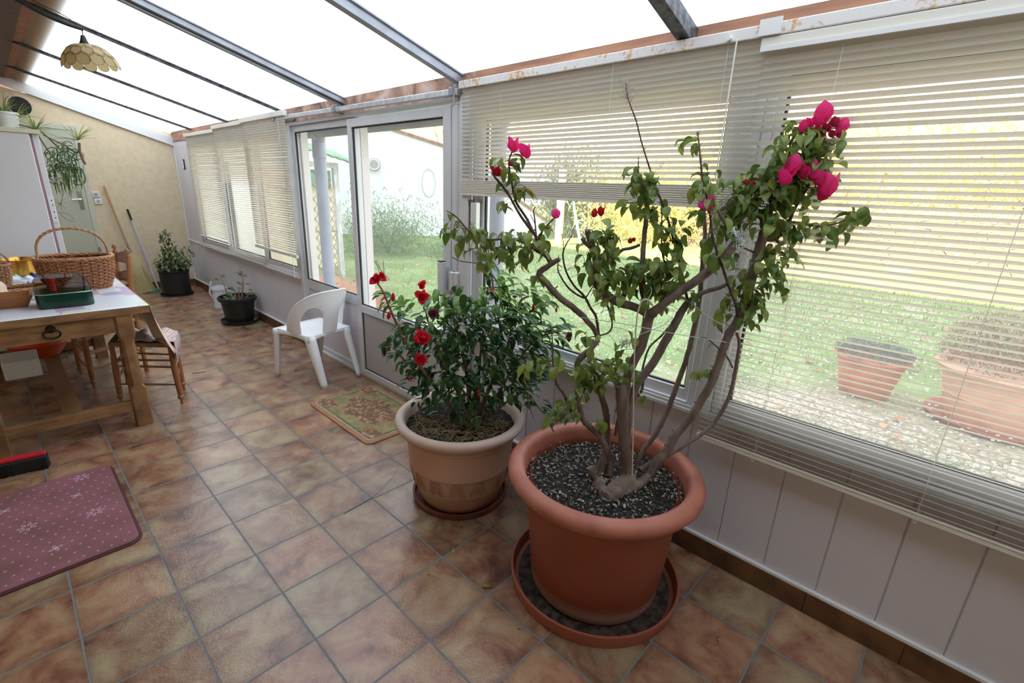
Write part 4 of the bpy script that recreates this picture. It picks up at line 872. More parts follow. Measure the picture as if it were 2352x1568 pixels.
# branches: (material index, [(px, py, extra depth, radius)])
BR_ = [
 (0, [(1372, 1104, -.03, .022), (1382, 1126, -.08, .028), (1400, 1138, -.125, .030), (1426, 1122, -.08, .034), (1446, 1106, -.03, .032), (1450, 1086, .0, .016)]),
 (0, [(1388, 1146, -.145, .022), (1402, 1134, -.115, .031), (1424, 1116, -.065, .033), (1441, 1096, -.01, .029), (1440, 1053, 0, .0235), (1433, 1007, 0, .0225), (1430, 960, 0, .023), (1429, 920, 0, .023), (1424, 884, .0, .022)]),
 (0, [(1443, 1000, .02, .012), (1445, 943, .03, .016), (1464, 881, .04, .0165), (1491, 847, .04, .016), (1525, 790, .05, .016), (1552, 740, .05, .0155), (1569, 709, .05, .0145), (1586, 690, .05, .012), (1617, 671, .06, .009), (1663, 656, .08, .008), (1678, 640, .08, .006)]),
 (0, [(1436, 960, .0, .014), (1438, 905, .02, .014), (1445, 851, .02, .017), (1468, 805, .02, .018), (1483, 759, .02, .019), (1491, 725, .02, .021), (1506, 714, .0, .017), (1544, 682, -.02, .016), (1594, 648, -.04, .016), (1629, 621, -.05, .0155), (1659, 594, -.06, .0155), (1692, 556, -.06, .015), (1700, 542, -.06, .013)]),
 (0, [(1692, 556, -.06, .010), (1671, 521, -.06, .007), (1651, 487, -.05, .005), (1640, 461, -.05, .004), (1632, 430, -.05, .003)]),
 (0, [(1491, 725, .02, .018), (1468, 709, .03, .015), (1422, 694, .05, .016), (1391, 675, .06, .018), (1370, 644, .06, .019), (1368, 617, .06, .019), (1372, 600, .06, .018), (1362, 571, .06, .014), (1355, 548, .06, .0125), (1350, 528, .06, .011)]),
 (0, [(1362, 620, .06, .01), (1349, 608, .05, .009), (1343, 604, .05, .007)]), (0, [(1362, 571, .05, .008), (1345, 558, .04, .008), (1337, 546, .04, .008)]),
 (0, [(1376, 600, .06, .010), (1400, 600, .08, .007), (1419, 583, .10, .0065), (1431, 573, .1, .006), (1452, 569, .1, .006), (1470, 562, .1, .0055)]),
 (0, [(1400, 1140, -.12, .018), (1443, 1126, -.085, .021), (1471, 1109, -.045, .019), (1492, 1087, -.02, .017), (1514, 1057, -.02, .0175), (1537, 1027, -.01, .0165), (1555, 994, 0, .0165), (1584, 960, 0, .0155), (1606, 927, 0, .0155), (1636, 874, .0, .0155), (1655, 820, 0, .0155), (1671, 774, 0, .0155), (1694, 736, 0, .016), (1713, 686, 0, .0165), (1732, 617, 0, .018), (1745, 571, 0, .017), (1755, 535, 0, .016), (1762, 505, 0, .012), (1770, 470, 0, .006)]),
 (0, [(1755, 545, 0, .011), (1780, 548, 0, .009), (1800, 525, 0, .0115), (1816, 506, 0, .011)]),
 (1, [(1768, 480, 0, .005), (1777, 430, .0, .0045), (1796, 385, 0, .004), (1822, 337, 0, .0035), (1841, 305, 0, .003), (1850, 290, 0, .002)]),
 (1, [(1812, 510, 0, .006), (1825, 480, 0, .005), (1844, 449, 0, .0045), (1860, 417, 0, .004), (1879, 366, 0, .0035), (1895, 312, 0, .003), (1897, 264, 0, .002)]),
 (1, [(1812, 510, 0, .005), (1840, 512, -.02, .004), (1880, 520, -.04, .003), (1925, 512, -.06, .0025), (1962, 494, -.08, .002), (1992, 482, -.1, .0015)]),
 (0, [(1520, 1052, -.02, .011), (1555, 1033, .0, .0095), (1585, 1014, .01, .0085), (1612, 997, .02, .008), (1640, 971, .02, .008), (1671, 920, .02, .0075), (1686, 866, .02, .007), (1694, 820, .02, .0065), (1698, 786, .02, .006), (1692, 765, .01, .005)]),
 (0, [(1462, 1076, .10, .010), (1477, 1035, .11, .0105), (1499, 1007, .12, .010), (1518, 975, .12, .010), (1533, 943, .13, .0105), (1552, 893, .14, .011), (1575, 828, .14, .0105), (1590, 774, .15, .0105), (1602, 713, .15, .010), (1610, 650, .15, .009), (1614, 595, .15, .009), (1619, 540, .15, .008), (1617, 470, .14, .005), (1612, 400, .12, .004), (1607, 345, .12, .0035), (1602, 303, .12, .003)]),
 (0, [(1385, 1128, .02, .022), (1378, 1103, .04, .030), (1383, 1075, .05, .026), (1392, 1045, .05, .022), (1395, 1016, .06, .013), (1394, 979, .07, .0125), (1391, 943, .07, .013), (1376, 893, .06, .0125), (1368, 858, .06, .011)]),
 (0, [(1400, 1090, .02, .015), (1402, 1055, .03, .014), (1396, 1036, .03, .0125), (1385, 1014, .03, .012), (1372, 995, .03, .012), (1353, 979, .02, .012), (1338, 960, .02, .0115), (1330, 930, .02, .010), (1326, 904, .02, .010), (1330, 870, .03, .009), (1326, 835, .03, .012), (1340, 815, .03, .013), (1358, 800, .04, .010), (1372, 782, .05, .009), (1366, 759, .05, .0095), (1342, 728, .05, .0115), (1315, 705, .05, .012), (1284, 682, .05, .0125), (1257, 652, .05, .0125), (1240, 634, .05, .0125), (1243, 622, .05, .0115), (1265, 607, .04, .010), (1285, 595, .03, .0085)]),
 (0, [(1267, 606, .05, .009), (1255, 586, .05, .010), (1238, 575, .05, .011), (1222, 566, .05, .009), (1195, 553, .04, .005), (1165, 549, .03, .004), (1117, 549, .0, .0035), (1079, 532, -.03, .003), (1052, 501, -.05, .0025), (1026, 484, -.07, .002)]),
 (1, [(1236, 574, .05, .008), (1232, 545, .05, .0065), (1210, 515, .05, .005), (1193, 491, .05, .0045), (1165, 442, .04, .004), (1138, 408, .03, .0035), (1130, 396, .03, .003)]),
 (1, [(1228, 540, .05, .005), (1210, 502, .06, .0045), (1186, 465, .06, .0045), (1176, 422, .06, .004), (1169, 373, .06, .003), (1178, 345, .06, .0025)]),
 (1, [(1236, 555, .05, .004), (1245, 532, .06, .0035), (1262, 512, .06, .003), (1274, 500, .06, .002)]), (1, [(1232, 545, .05, .003), (1229, 510, .07, .0025), (1226, 482, .07, .002), (1232, 474, .07, .001)]), (1, [(1228, 512, .07, .0015), (1218, 492, .07, .001)]),
 (1, [(1376, 775, .06, .0055), (1372, 745, .06, .005), (1368, 725, .05, .005), (1356, 706, .05, .005), (1342, 680, .05, .0045), (1318, 655, .05, .004), (1300, 622, .05, .0035), (1293, 585, .05, .003), (1300, 562, .05, .0022), (1314, 540, .05, .0015)]),
 (1, [(1342, 684, .05, .004), (1325, 676, .06, .0038), (1305, 660, .06, .0035), (1288, 635, .07, .003), (1281, 615, .07, .0022), (1284, 585, .07, .001)]), (1, [(1293, 590, .05, .002), (1294, 560, .05, .0012), (1290, 536, .05, .001)]), (1, [(1345, 684, .05, .003), (1358, 664, .04, .002), (1365, 650, .04, .001)]),
 (0, [(1487, 718, .04, .010), (1480, 690, .05, .010), (1473, 650, .05, .0105), (1475, 604, .05, .0095), (1478, 562, .05, .009), (1482, 522, .05, .0085), (1485, 487, .05, .008), (1482, 440, .05, .007), (1470, 415, .05, .0045), (1466, 392, .05, .003), (1467, 360, .05, .001)]),
 (1, [(1580, 695, .06, .006), (1571, 650, .07, .0052), (1559, 599, .07, .0048), (1545, 545, .07, .0045), (1529, 487, .07, .0042), (1510, 440, .07, .0038), (1496, 398, .07, .0033), (1475, 332, .07, .0026), (1461, 277, .07, .0024), (1448, 243, .07, .002), (1440, 215, .07, .0015), (1437, 190, .07, .001)]),
 (1, [(1560, 640, .05, .004), (1535, 615, .04, .003), (1523, 590, .04, .0028), (1519, 540, .04, .0024), (1521, 490, .04, .0018), (1528, 460, .04, .001)]),
 (1, [(1695, 732, .0, .006), (1690, 700, -.03, .005), (1673, 655, -.06, .0048), (1658, 608, -.08, .0045), (1647, 578, -.09, .0045), (1636, 539, -.09, .004), (1630, 487, -.09, .0036), (1620, 440, -.09, .0032), (1612, 395, -.09, .002)]),
 (1, [(1470, 1080, -.02, .012), (1490, 1066, .0, .010), (1512, 1050, .01, .010)]), (0, [(1376, 1108, -.02, .018), (1362, 1092, -.03, .016), (1355, 1072, -.03, .014)]),
 (1, [(1413, 1000, .12, .007), (1420, 960, .14, .006), (1440, 925, .15, .006), (1472, 900, .16, .006), (1478, 860, .17, .005)]),
 (1, [(1335, 960, .02, .006), (1312, 945, .0, .006), (1295, 905, -.03, .0055), (1278, 880, -.05, .005), (1270, 830, -.05, .003), (1268, 770, -.05, .002), (1262, 740, -.05, .001)]),
 (1, [(1745, 585, 0, .004), (1710, 570, -.02, .003), (1690, 560, -.02, .002)]), (1, [(1683, 845, .01, .003), (1670, 820, .0, .003), (1650, 800, -.01, .0025), (1625, 778, -.02, .002), (1608, 775, -.02, .0015)]),
 (1, [(1392, 694, .06, .004), (1400, 715, .05, .004), (1406, 745, .04, .0035), (1395, 765, .04, .003), (1350, 775, .04, .002)]), (1, [(1475, 850, .05, .004), (1490, 800, .08, .004), (1520, 770, .1, .0035), (1540, 745, .1, .002)]),
]
m0, m1 = MB(), MB(); BPTS = []
for k, pts in BR_:
    P3 = [T(x, y, D0 + d) for x, y, d, r in pts]; R3 = [r for *_, r in pts]
    sp = smooth_path(P3, 4); sr = lerp_list(R3, 4)
    if k == 0: sp = [p + Vector((rnd(-1, 1), rnd(-1, 1), rnd(-1, 1))) * r * .10 for p, r in zip(sp, sr)]
    (m0 if k == 0 else m1).tube(sp, sr, 12 if k == 0 else 7, wob=.06)
    BPTS += [(p, r) for p, r in zip(sp, sr)]
    mm = m0 if k == 0 else m1                        # knots and thorn stubs
    for p, r in zip(sp[4:-1], sr[4:-1]):
        if random.random() < .35:
            d = Vector((rnd(-1, 1), rnd(-1, 1), rnd(-.3, 1))).normalized(); l = r * rnd(.8, 1.1) + rnd(.004, .014); mm.tube([p, p + d * l], [max(r * .35, .0012), max(r * .15, .0006)], 5)
m0.build('trunk', BARK, bg_); m1.build('twigs', TWIG, bg_)
# dried feathery tips
m = MB()
def bristle(px_, py_, dep, n, L_, spread=1.0):
    c = T(px_, py_, D0 + dep)
    for i in range(n):
        p = c + Vector((rnd(-1, 1), rnd(-1, 1), rnd(-1, 1))) * .008 * spread; d = Vector((rnd(-1, 1), rnd(-1, 1), rnd(-.3, 1))).normalized() * rnd(.4, 1) * L_
        q = p + d * .5 + Vector((rnd(-1, 1), rnd(-1, 1), rnd(-1, 1))) * L_ * .12; m.tube([p, q, p + d], [.0008, .0006, .0003], 3)
bristle(1445, 228, .07, 26, .045, 1.2); bristle(1440, 208, .07, 24, .04, 1.2); bristle(1437, 190, .07, 3, .03)
for (x, y, d) in ((1604, 312, .12), (1606, 340, .12), (1610, 365, .12), (1612, 385, .12), (1614, 405, .12), (1480, 340, .07), (1500, 400, .07), (1570, 450, .0), (1625, 380, .12), (1520, 380, .07)): bristle(x, y, d, 9, .04, .8)
for (x, y) in ((1668, 560), (1680, 548), (1672, 575)): bristle(x, y, -.06, 6, .03, 1.5)
m.build('dry_flower_stalks', DRY, bg_)['kind'] = 'stuff'
# leaves
LEAFB = leaf_mat('bougainvillea_leaves', (.07, .14, .028), (.26, .32, .07), back=.42, rough=.3)
CL = [(1075, 528, 45, 22, 10, -.02), (1050, 510, 22, 25, 5, -.05), (1130, 572, 50, 42, 22, .01), (1185, 568, 48, 42, 30, .03), (1232, 560, 28, 30, 10, .05), (1080, 550, 25, 30, 6, -.02),
 (1165, 400, 20, 30, 6, .05), (1190, 432, 28, 22, 5, .05), (1150, 380, 16, 20, 4, .04), (1175, 460, 22, 25, 4, .05), (1185, 365, 18, 22, 4, .06), (1228, 640, 18, 12, 3, .05), (1245, 520, 14, 14, 2, .05),
 (1375, 575, 40, 58, 36, .03), (1395, 540, 26, 40, 12, .04), (1340, 620, 24, 18, 4, .05), (1410, 650, 52, 34, 32, .02), (1395, 700, 24, 22, 6, .03), (1445, 620, 26, 30, 8, .04),
 (1467, 395, 26, 26, 12, .05), (1478, 430, 30, 30, 14, .05), (1495, 475, 28, 30, 12, .05), (1455, 470, 22, 14, 5, .05), (1505, 465, 30, 35, 10, .05),
 (1512, 640, 52, 52, 55, .04), (1545, 620, 40, 60, 26, .05), (1560, 560, 26, 60, 12, .06), (1525, 540, 22, 60, 12, .04), (1520, 690, 40, 25, 14, .04), (1460, 640, 26, 26, 8, .04), (1588, 690, 25, 30, 6, .05),
 (1735, 440, 58, 48, 55, .0), (1700, 480, 40, 45, 38, -.01), (1770, 490, 50, 50, 36, .0), (1790, 400, 48, 45, 34, .0), (1815, 345, 42, 40, 32, .0), (1850, 380, 42, 46, 28, .0), (1880, 340, 30, 50, 22, .0), (1830, 450, 45, 40, 26, .0), (1855, 420, 40, 36, 18, .0), (1900, 370, 25, 50, 10, 0), (1925, 320, 18, 40, 5, 0), (1840, 300, 30, 22, 10, 0),
 (1850, 520, 34, 28, 14, -.02), (1905, 525, 34, 28, 12, -.05), (1955, 498, 28, 24, 10, -.08), (1985, 488, 12, 16, 3, -.1), (1820, 560, 32, 42, 10, 0),
 (1770, 590, 34, 40, 22, .0), (1790, 640, 26, 34, 8, 0), (1745, 640, 26, 34, 12, 0), (1710, 650, 28, 30, 14, 0), (1700, 695, 44, 26, 22, 0), (1735, 690, 26, 26, 10, 0), (1650, 735, 18, 24, 4, 0), (1720, 730, 24, 24, 5, 0), (1660, 520, 35, 22, 12, -.05), (1665, 590, 30, 22, 8, -.06), (1640, 560, 18, 30, 6, -.08),
 (1640, 410, 22, 26, 5, -.08), (1590, 326, 24, 16, 6, .1), (1605, 430, 20, 28, 7, .0), (1610, 390, 14, 20, 3, .1), (1610, 480, 18, 24, 5, 0), (1625, 450, 18, 30, 6, -.09), (1620, 860, 30, 16, 6, .0), (1650, 790, 22, 10, 2, .0),
 (1365, 865, 44, 34, 30, .03), (1340, 850, 34, 30, 14, .02), (1400, 850, 28, 24, 10, .03), (1355, 780, 28, 24, 8, .04), (1450, 862, 28, 28, 8, .04), (1425, 800, 24, 22, 3, .03), (1235, 845, 40, 20, 12, -.05), (1295, 940, 28, 24, 14, .0), (1280, 960, 18, 20, 5, 0), (1378, 970, 16, 12, 4, .02), (1340, 910, 22, 28, 7, .02), (1480, 910, 18, 16, 3, .12), (1455, 760, 14, 30, 3, .02), (1275, 825, 20, 25, 4, -.05), (1430, 840, 24, 28, 7, .02)]
m = MB(); mpe = MB()
def near_branch(p):
    return min(BPTS, key=lambda q: (q[0] - p).length_squared)[0]
LEAFN = 0
for (x, y, rx, ry, n, d) in CL:
    for i in range(int(n * 1.4)):
        a = rnd(0, 2 * PI); q = math.sqrt(random.random()); px_ = x + rx * q * math.cos(a); py_ = y + ry * q * math.sin(a)
        c = T(px_, py_, D0 + d + rnd(-.06, .06)); nb = near_branch(c)
        out = (c - nb); out.z *= .3
        dr_ = (Vector((out.x, out.y, 0)).normalized() * .5 if out.length > .01 else Vector((rnd(-1, 1), rnd(-1, 1), 0)) * .5) + Vector((rnd(-.6, .6), rnd(-.6, .6), rnd(-.75, .15)))
        L_ = rnd(.034, .062); m.leaf(c, dr_, (rnd(-.4, .4), rnd(-.4, .4), 1), L_, L_ * rnd(.50, .66), curl=rnd(.4, 1.25), fold=rnd(.1, .5), n=5)
        if (c - nb).length < .10: mpe.tube([nb, (c + nb) / 2 + Vector((0, 0, .004)), c], .0008, 3, cap=False)
m.build('foliage', LEAFB, bg_, smooth=80); mpe.build('leaf_stalks', TWIG, bg_)
# orange young leaves
OR = leaf_mat('bronze_young_leaves', (.30, .12, .03), (.36, .24, .05), back=.4)
m = MB()
for (x, y, d, L_) in ((1200, 432, .05, .085), (1185, 440, .05, .05), (1253, 516, .05, .06), (1172, 365, .06, .05), (1190, 350, .06, .05), (1150, 372, .05, .05), (1290, 604, .05, .03), (1930, 268, 0, .05), (1165, 470, .05, .05), (1178, 405, .05, .04)):
    m.leaf(T(x - 12, y + 6, D0 + d), CR @ Vector((1, .15, -.2)), (0, 0, 1), L_, L_ * .5, curl=.6, n=5)
m.build('young_leaves', OR, bg_, smooth=80)
MAG = leaf_mat('magenta_bract', (.82, .015, .17), (.88, .05, .32), back=.45, rough=.5); PKB = leaf_mat('pink_bract', (.80, .04, .30), (.85, .10, .42), back=.45, rough=.5); REDB = leaf_mat('red_bract', (.42, .01, .015), (.55, .02, .03), back=.35, rough=.5); CRB = leaf_mat('crimson_buds', (.38, .01, .05), (.62, .03, .12), back=.3, rough=.5)
def bract(x, y, d, size, mt, n=3, up=.9):
    c = T(x, y, D0 + d); m = MB(); ax_ = (Vector((rnd(-.5, .5), rnd(-.5, .5), up))).normalized(); s1 = ax_.orthogonal().normalized(); s2 = ax_.cross(s1)
    for k in range(n):
        a = 2 * PI * k / n + rnd(0, .5); o_ = s1 * math.cos(a) + s2 * math.sin(a); m.leaf(c - ax_ * size * .5 + o_ * size * .06, ax_ * .8 + o_ * .55, o_ * -1 + ax_ * .3, size * rnd(.95, 1.15), size * rnd(.75, .95), curl=-.35, fold=.22, n=6)
    for k in range(3): m.tube([c - ax_ * size * .3, c + ax_ * size * .25 + s1 * rnd(-.006, .006)], .001, 4)
    m.build('flower', mt, bg_, smooth=80)
for (x, y, d, s, mt) in ((1180, 332, .05, .05, MAG), (1208, 346, .05, .052, MAG), (1142, 392, .04, .042, REDB), (1175, 375, .05, .024, CRB), (1277, 490, .06, .038, PKB), (1366, 490, .06, .03, REDB), (1381, 486, .06, .032, REDB), (1448, 553, .10, .022, REDB), (1457, 550, .1, .016, REDB), (1633, 455, -.1, .03, PKB), (1613, 470, -.1, .032, PKB), (1628, 476, -.1, .026, PKB),
 (1893, 262, -.02, .062, MAG), (1882, 275, -.03, .04, MAG), (1846, 290, -.02, .035, MAG), (1862, 280, -.02, .034, MAG), (1878, 300, -.02, .03, CRB), (1900, 292, -.03, .032, CRB), (1918, 280, -.02, .032, CRB), (1935, 292, -.02, .045, MAG), (1912, 306, -.03, .028, CRB), (1885, 312, -.03, .024, CRB), (1930, 308, -.02, .028, CRB),
 (1822, 378, -.07, .062, MAG), (1805, 405, -.08, .058, MAG), (1845, 392, -.06, .05, MAG), (1868, 398, -.06, .045, MAG), (1884, 408, -.07, .055, MAG), (1903, 425, -.08, .078, MAG), (1893, 445, -.08, .05, MAG), (1868, 380, -.05, .04, MAG), (1716, 417, -.07, .022, REDB), (1733, 420, -.07, .014, REDB)): bract(x, y, d, s, mt)
# string and cane
STR = mat('pale_green_twine', (.55, .66, .62), .7)
m = MB()
def strg(pts, r=.0014): m.tube(smooth_path([T(x, y, D0 + d) for x, y, d in pts], 4), r, 5)
strg([(1330, 728, .03), (1440, 745, -.02), (1560, 768, -.03), (1688, 789, -.01)]); strg([(1352, 706, .03), (1395, 688, .0), (1420, 672, .04)]); strg([(1585, 695, .02), (1640, 735, -.02), (1660, 745, 0)]); strg([(1464, 770, .0), (1520, 748, .0), (1545, 728, .03)])
strg([(1480, 730, -.01), (1488, 690, -.02), (1497, 668, -.02), (1490, 650, 0), (1497, 640, .02)], .0018)
for (x, y, d) in ((1592, 697, .03), (1485, 685, .03), (1694, 548, -.08), (1686, 532, -.08), (1700, 560, -.08), (1435, 788, .03)):
    c = T(x, y, D0 + d)
    for k in range(4): q = [c + Vector((rnd(-1, 1), rnd(-1, 1), rnd(-1, 1))) * .018 for _ in range(6)]; m.tube(smooth_path(q, 3), .0012, 4)
m.build('twine', STR, bg_)['kind'] = 'stuff'
m = MB(); m.tube(smooth_path([T(x, y, D0 - .05) for x, y in ((1452, 1092), (1454, 1000), (1456, 850), (1462, 740), (1470, 700), (1478, 688), (1490, 690), (1500, 702))], 4), .003, 6); m.build('support_cane', mat('pale_cane', (.58, .50, .42), .6), bg_)
for i, (x, y, sz) in enumerate(((1.223, -.574, .045), (1.41, -.208, .032), (1.264, -.297, .028), (1.09, -.344, .012), (1.18, -.808, .016), (1.695, -1.376, .022))):
    if x > 5: x = 1.223
    m = MB(); m.leaf((x, y, .004), (math.cos(i * 2.1), math.sin(i * 2.1), .15), (0, 0, 1), sz, sz * .6, curl=.8, n=4); m.leaf((x + .003, y + .003, .004), (math.cos(i * 2.1 + 2), math.sin(i * 2.1 + 2), .25), (0, 0, 1), sz * .7, sz * .4, curl=.9, n=4)
    o = m.build('fallen_leaf', leaf_mat('wilted_leaf_green', (.20, .26, .05), (.34, .36, .08)), smooth=60); o['kind'] = 'thing'
    tag(o, ['largest yellow green leaf on the tiles left of the big saucer', 'small leaf on the tiles just below the middle saucer', 'curled leaf on the tiles below and left of the middle saucer', 'tiny leaf speck on the tiles, furthest left of the fallen leaves', 'small leaf on the tiles below the left side of the big saucer', 'green leaf on the tiles right of the big saucer near the skirting'][i], 'leaf', 'leaves fallen on the tiles')

# ---- middle pot with hibiscus
HX, HY = 1.59, .03
sc_ = MB(); sc_.lathe([(0, .004), (.22, .004), (.243, .012), (.25, .036), (.262, .038), (.262, .030), (.25, .0), (0, .0)], c=(HX, HY, .0005), n=64); o = sc_.build('plant_saucer', mat('dark_brown_saucer', (.16, .05, .035), .45, var=.2)); tag(o, 'dark reddish brown saucer under the pinkish pot of the hibiscus', 'saucer')
hb = thing('potted_hibiscus', 'bushy hibiscus with red flowers in a pale pinkish terracotta pot', 'potted plant', (HX, HY, 0))
PINKT = stained('pale_terracotta', (.56, .35, .26), (.46, .27, .19), .1, .3)
m = MB(); m.lathe([(0, .008), (.205, .008), (.216, .02), (.224, .05), (.236, .085), (.246, .11), (.249, .118), (.253, .121), (.254, .128), (.262, .17), (.270, .215), (.274, .232), (.278, .236), (.277, .246), (.281, .32), (.288, .385), (.302, .395), (.303, .402), (.295, .41), (.298, .43)], c=(HX, HY, 0), n=80)
m.build('pot', PINKT, hb)
m = MB(); m.lathe([(.296, .425), (.318, .43), (.336, .442), (.345, .460), (.342, .476), (.330, .486), (.314, .488), (.300, .480), (.292, .462), (.285, .40)], c=(HX, HY, 0), n=80); m.build('pot_rim', mat('pale_grey_pink_rim', (.62, .47, .41), .6, var=.06, scale=8), hb)
m = MB()       # incised chevrons
for k in range(30):
    a0 = 2 * PI * k / 30; sl = -1 if k % 2 else 1
    for j in range(4):
        a = a0 + j * .038; da = sl * .075
        m.tube([(HX + (.2565 + .0160 * t) * math.cos(a + da * t), HY + (.2565 + .0160 * t) * math.sin(a + da * t), .136 + .088 * t) for t in (0, .33, .66, 1)], .0034, 4)
m.build('chevron_relief', mat('chevron_line', (.42, .25, .175), .7), hb)
soil(hb, HX, HY, .425, .292, 0, 22)
m = MB()
for i in range(420):
    a = rnd(2.2, 5.4); q = .29 * math.sqrt(random.random()); x = HX + q * math.cos(a); y = HY + q * math.sin(a); b = rnd(0, 2 * PI); L_ = rnd(.04, .12); p = Vector((x, y, .445 + rnd(0, .02))); d = Vector((math.cos(b), math.sin(b), rnd(-.1, .35))) * L_
    q1 = p + d
    if (Vector((q1.x - HX, q1.y - HY))).length > .285: continue
    m.tube([p, p + d * .5 + Vector((0, 0, .01)), q1], .0009, 3, cap=False)
o = m.build('straw_mulch', mat('dry_straw', (.40, .31, .17), .9), hb); o['kind'] = 'stuff'
D1 = 2.285
HG = leaf_mat('hibiscus_leaves', (.018, .065, .022), (.075, .16, .04), back=.25, rough=.18); HGL = leaf_mat('light_hibiscus_leaves', (.09, .22, .04), (.20, .34, .07), back=.3, rough=.22)
stems = MB(); ends = []
def hstem(pts, r0, r1):
    P3 = smooth_path([T(x, y, D1 + d) for x, y, d in pts], 3); n = len(P3); stems.tube(P3, [r0 + (r1 - r0) * i / (n - 1) for i in range(n)], 8); return P3
for pts, r in ((((1080, 985, 0), (1075, 880, -.02), (1060, 800, -.05), (1040, 720, -.06), (1045, 680, -.06)), .012), (((1090, 985, 0), (1120, 900, .02), (1165, 800, .05), (1190, 700, .05), (1215, 680, .05)), .014), (((1075, 985, 0), (1000, 890, -.1), (940, 800, -.15), (905, 730, -.18), (880, 670, -.2), (866, 650, -.2)), .009), (((1085, 985, 0), (1030, 850, .05), (990, 760, .02), (975, 700, 0)), .009), (((1100, 985, 0), (1170, 860, -.02), (1230, 780, -.05), (1290, 760, -.08)), .009),
    (((1100, 980, 0), (1100, 860, .1), (1110, 760, .12), (1120, 660, .12)), .010), (((1120, 960, 0), (1200, 900, -.05), (1240, 940, -.1), (1265, 950, -.12)), .006), (((1075, 960, -.1), (1060, 920, -.15), (1050, 895, -.18)), .005), (((1060, 740, -.05), (1020, 700, -.05), (960, 720, -.1)), .005), (((1195, 740, .05), (1150, 660, 0), (1110, 610, -.05), (1060, 600, -.08), (1038, 590, -.1)), .005), (((1150, 760, .05), (1130, 640, .05), (1120, 560, .05), (1118, 520, .05)), .006), (((930, 830, -.15), (905, 800, -.2), (880, 797, -.22)), .005), (((1210, 900, -.08), (1215, 930, -.12), (1225, 960, -.14)), .005)):
    ends.append(hstem(pts, r, r * .35))
stems.build('stems', mat('hibiscus_bark', (.16, .11, .07), .85, var=.3, scale=30), hb)
m = MB(); ml = MB()
HC = [(1055, 740, 70, 60, 90), (960, 740, 62, 55, 62), (930, 800, 48, 45, 44), (1000, 820, 72, 60, 90), (1090, 820, 85, 70, 120), (1180, 800, 72, 72, 110), (1200, 720, 64, 50, 80), (1130, 700, 58, 44, 60), (1050, 690, 32, 30, 26), (1250, 790, 55, 48, 60), (1150, 880, 72, 46, 74), (1030, 895, 80, 36, 66), (950, 860, 42, 40, 34), (1090, 930, 52, 40, 36), (1075, 950, 40, 32, 20), (1200, 900, 36, 46, 26), (900, 700, 30, 22, 14), (880, 680, 20, 12, 5), (1180, 660, 66, 28, 36), (1140, 640, 30, 40, 16), (1235, 690, 42, 32, 26), (1000, 700, 40, 26, 22), (905, 790, 26, 22, 10), (1255, 930, 30, 18, 8), (1120, 600, 18, 26, 6), (980, 930, 40, 22, 18), (1165, 760, 80, 60, 60), (1220, 850, 40, 40, 34), (1290, 760, 22, 30, 12), (1095, 760, 90, 70, 80)]
for (x, y, rx, ry, n) in HC:
    for i in range(n):
        a = rnd(0, 2 * PI); q = math.sqrt(random.random()); px_ = x + rx * q * math.cos(a); py_ = y + ry * q * math.sin(a)
        dd = rnd(-.22, .18) * min(1, rx / 60); c = T(px_, py_, D1 + dd)
        if c.z < .46 : continue
        if c.x > 2.0: continue
        o_ = c - Vector((HX, HY, .75)); d = Vector((o_.x * 2.2 + rnd(-.6, .6), o_.y * 2.2 + rnd(-.6, .6), rnd(-.7, .45)))
        L_ = rnd(.045, .082); topl = py_ < 720 and random.random() < .6
        (ml if topl else m).leaf(c - d.normalized() * L_ * .4, d, (rnd(-.5, .5), rnd(-.5, .5), 1), L_, L_ * rnd(.38, .52), curl=rnd(.1, .8), fold=rnd(.1, .4), n=4)
m.build('foliage', HG, hb, smooth=80); ml.build('young_foliage', HGL, hb, smooth=80)
HRED = leaf_mat('hibiscus_red', (.62, .006, .02), (.74, .012, .05), back=.3, rough=.45); HDK = leaf_mat('wilted_maroon', (.10, .01, .03), (.20, .02, .06), back=.2, rough=.7)
def hib(x, y, d, s, mt=HRED, n=14, name='flower'):
    c = T(x, y, D1 + d); m = MB(); vd = (CAM - c).normalized()
    for k in range(n):
        a = rnd(0, 2 * PI); o_ = CR @ Vector((math.cos(a), math.sin(a), 0)); t_ = rnd(.25, 1); m.leaf(c - vd * .01, o_ * t_ + vd * (1.1 - t_), vd, s * rnd(.8, 1.1), s * rnd(.6, .95), curl=rnd(-.9, .9), fold=rnd(-.3, .4), n=5)
    m.build(name, mt, hb, smooth=80)
hib(862, 640, -.22, .038, n=9); hib(872, 634, -.22, .035, n=5); hib(968, 655, -.16, .032, n=8); hib(968, 682, -.18, .038); hib(996, 719, -.2, .030, HDK, 10, 'wilted_flower'); hib(971, 775, -.26, .048, n=18); hib(966, 826, -.26, .036); hib(1308, 772, -.12, .028, HDK, 9, 'wilted_flower')
def bud(x, y, d, s):
    c = T(x, y, D1 + d); m = MB(); m.lathe([(0, -s), (s * .3, -s * .7), (s * .42, -.1 * s), (s * .3, s * .6), (0, s)], c=c, n=10, M=Matrix.Rotation(rnd(-.3, .3), 3, 'X')); m.build('flower_bud', HRED, hb)
for b in ((903, 682, -.2, .022), (893, 724, -.2, .022), (942, 868, -.2, .014), (1130, 667, -.1, .020), (1278, 711, -.05, .014), (1100, 902, -.22, .016), (1225, 705, -.05, .018)): bud(*b)

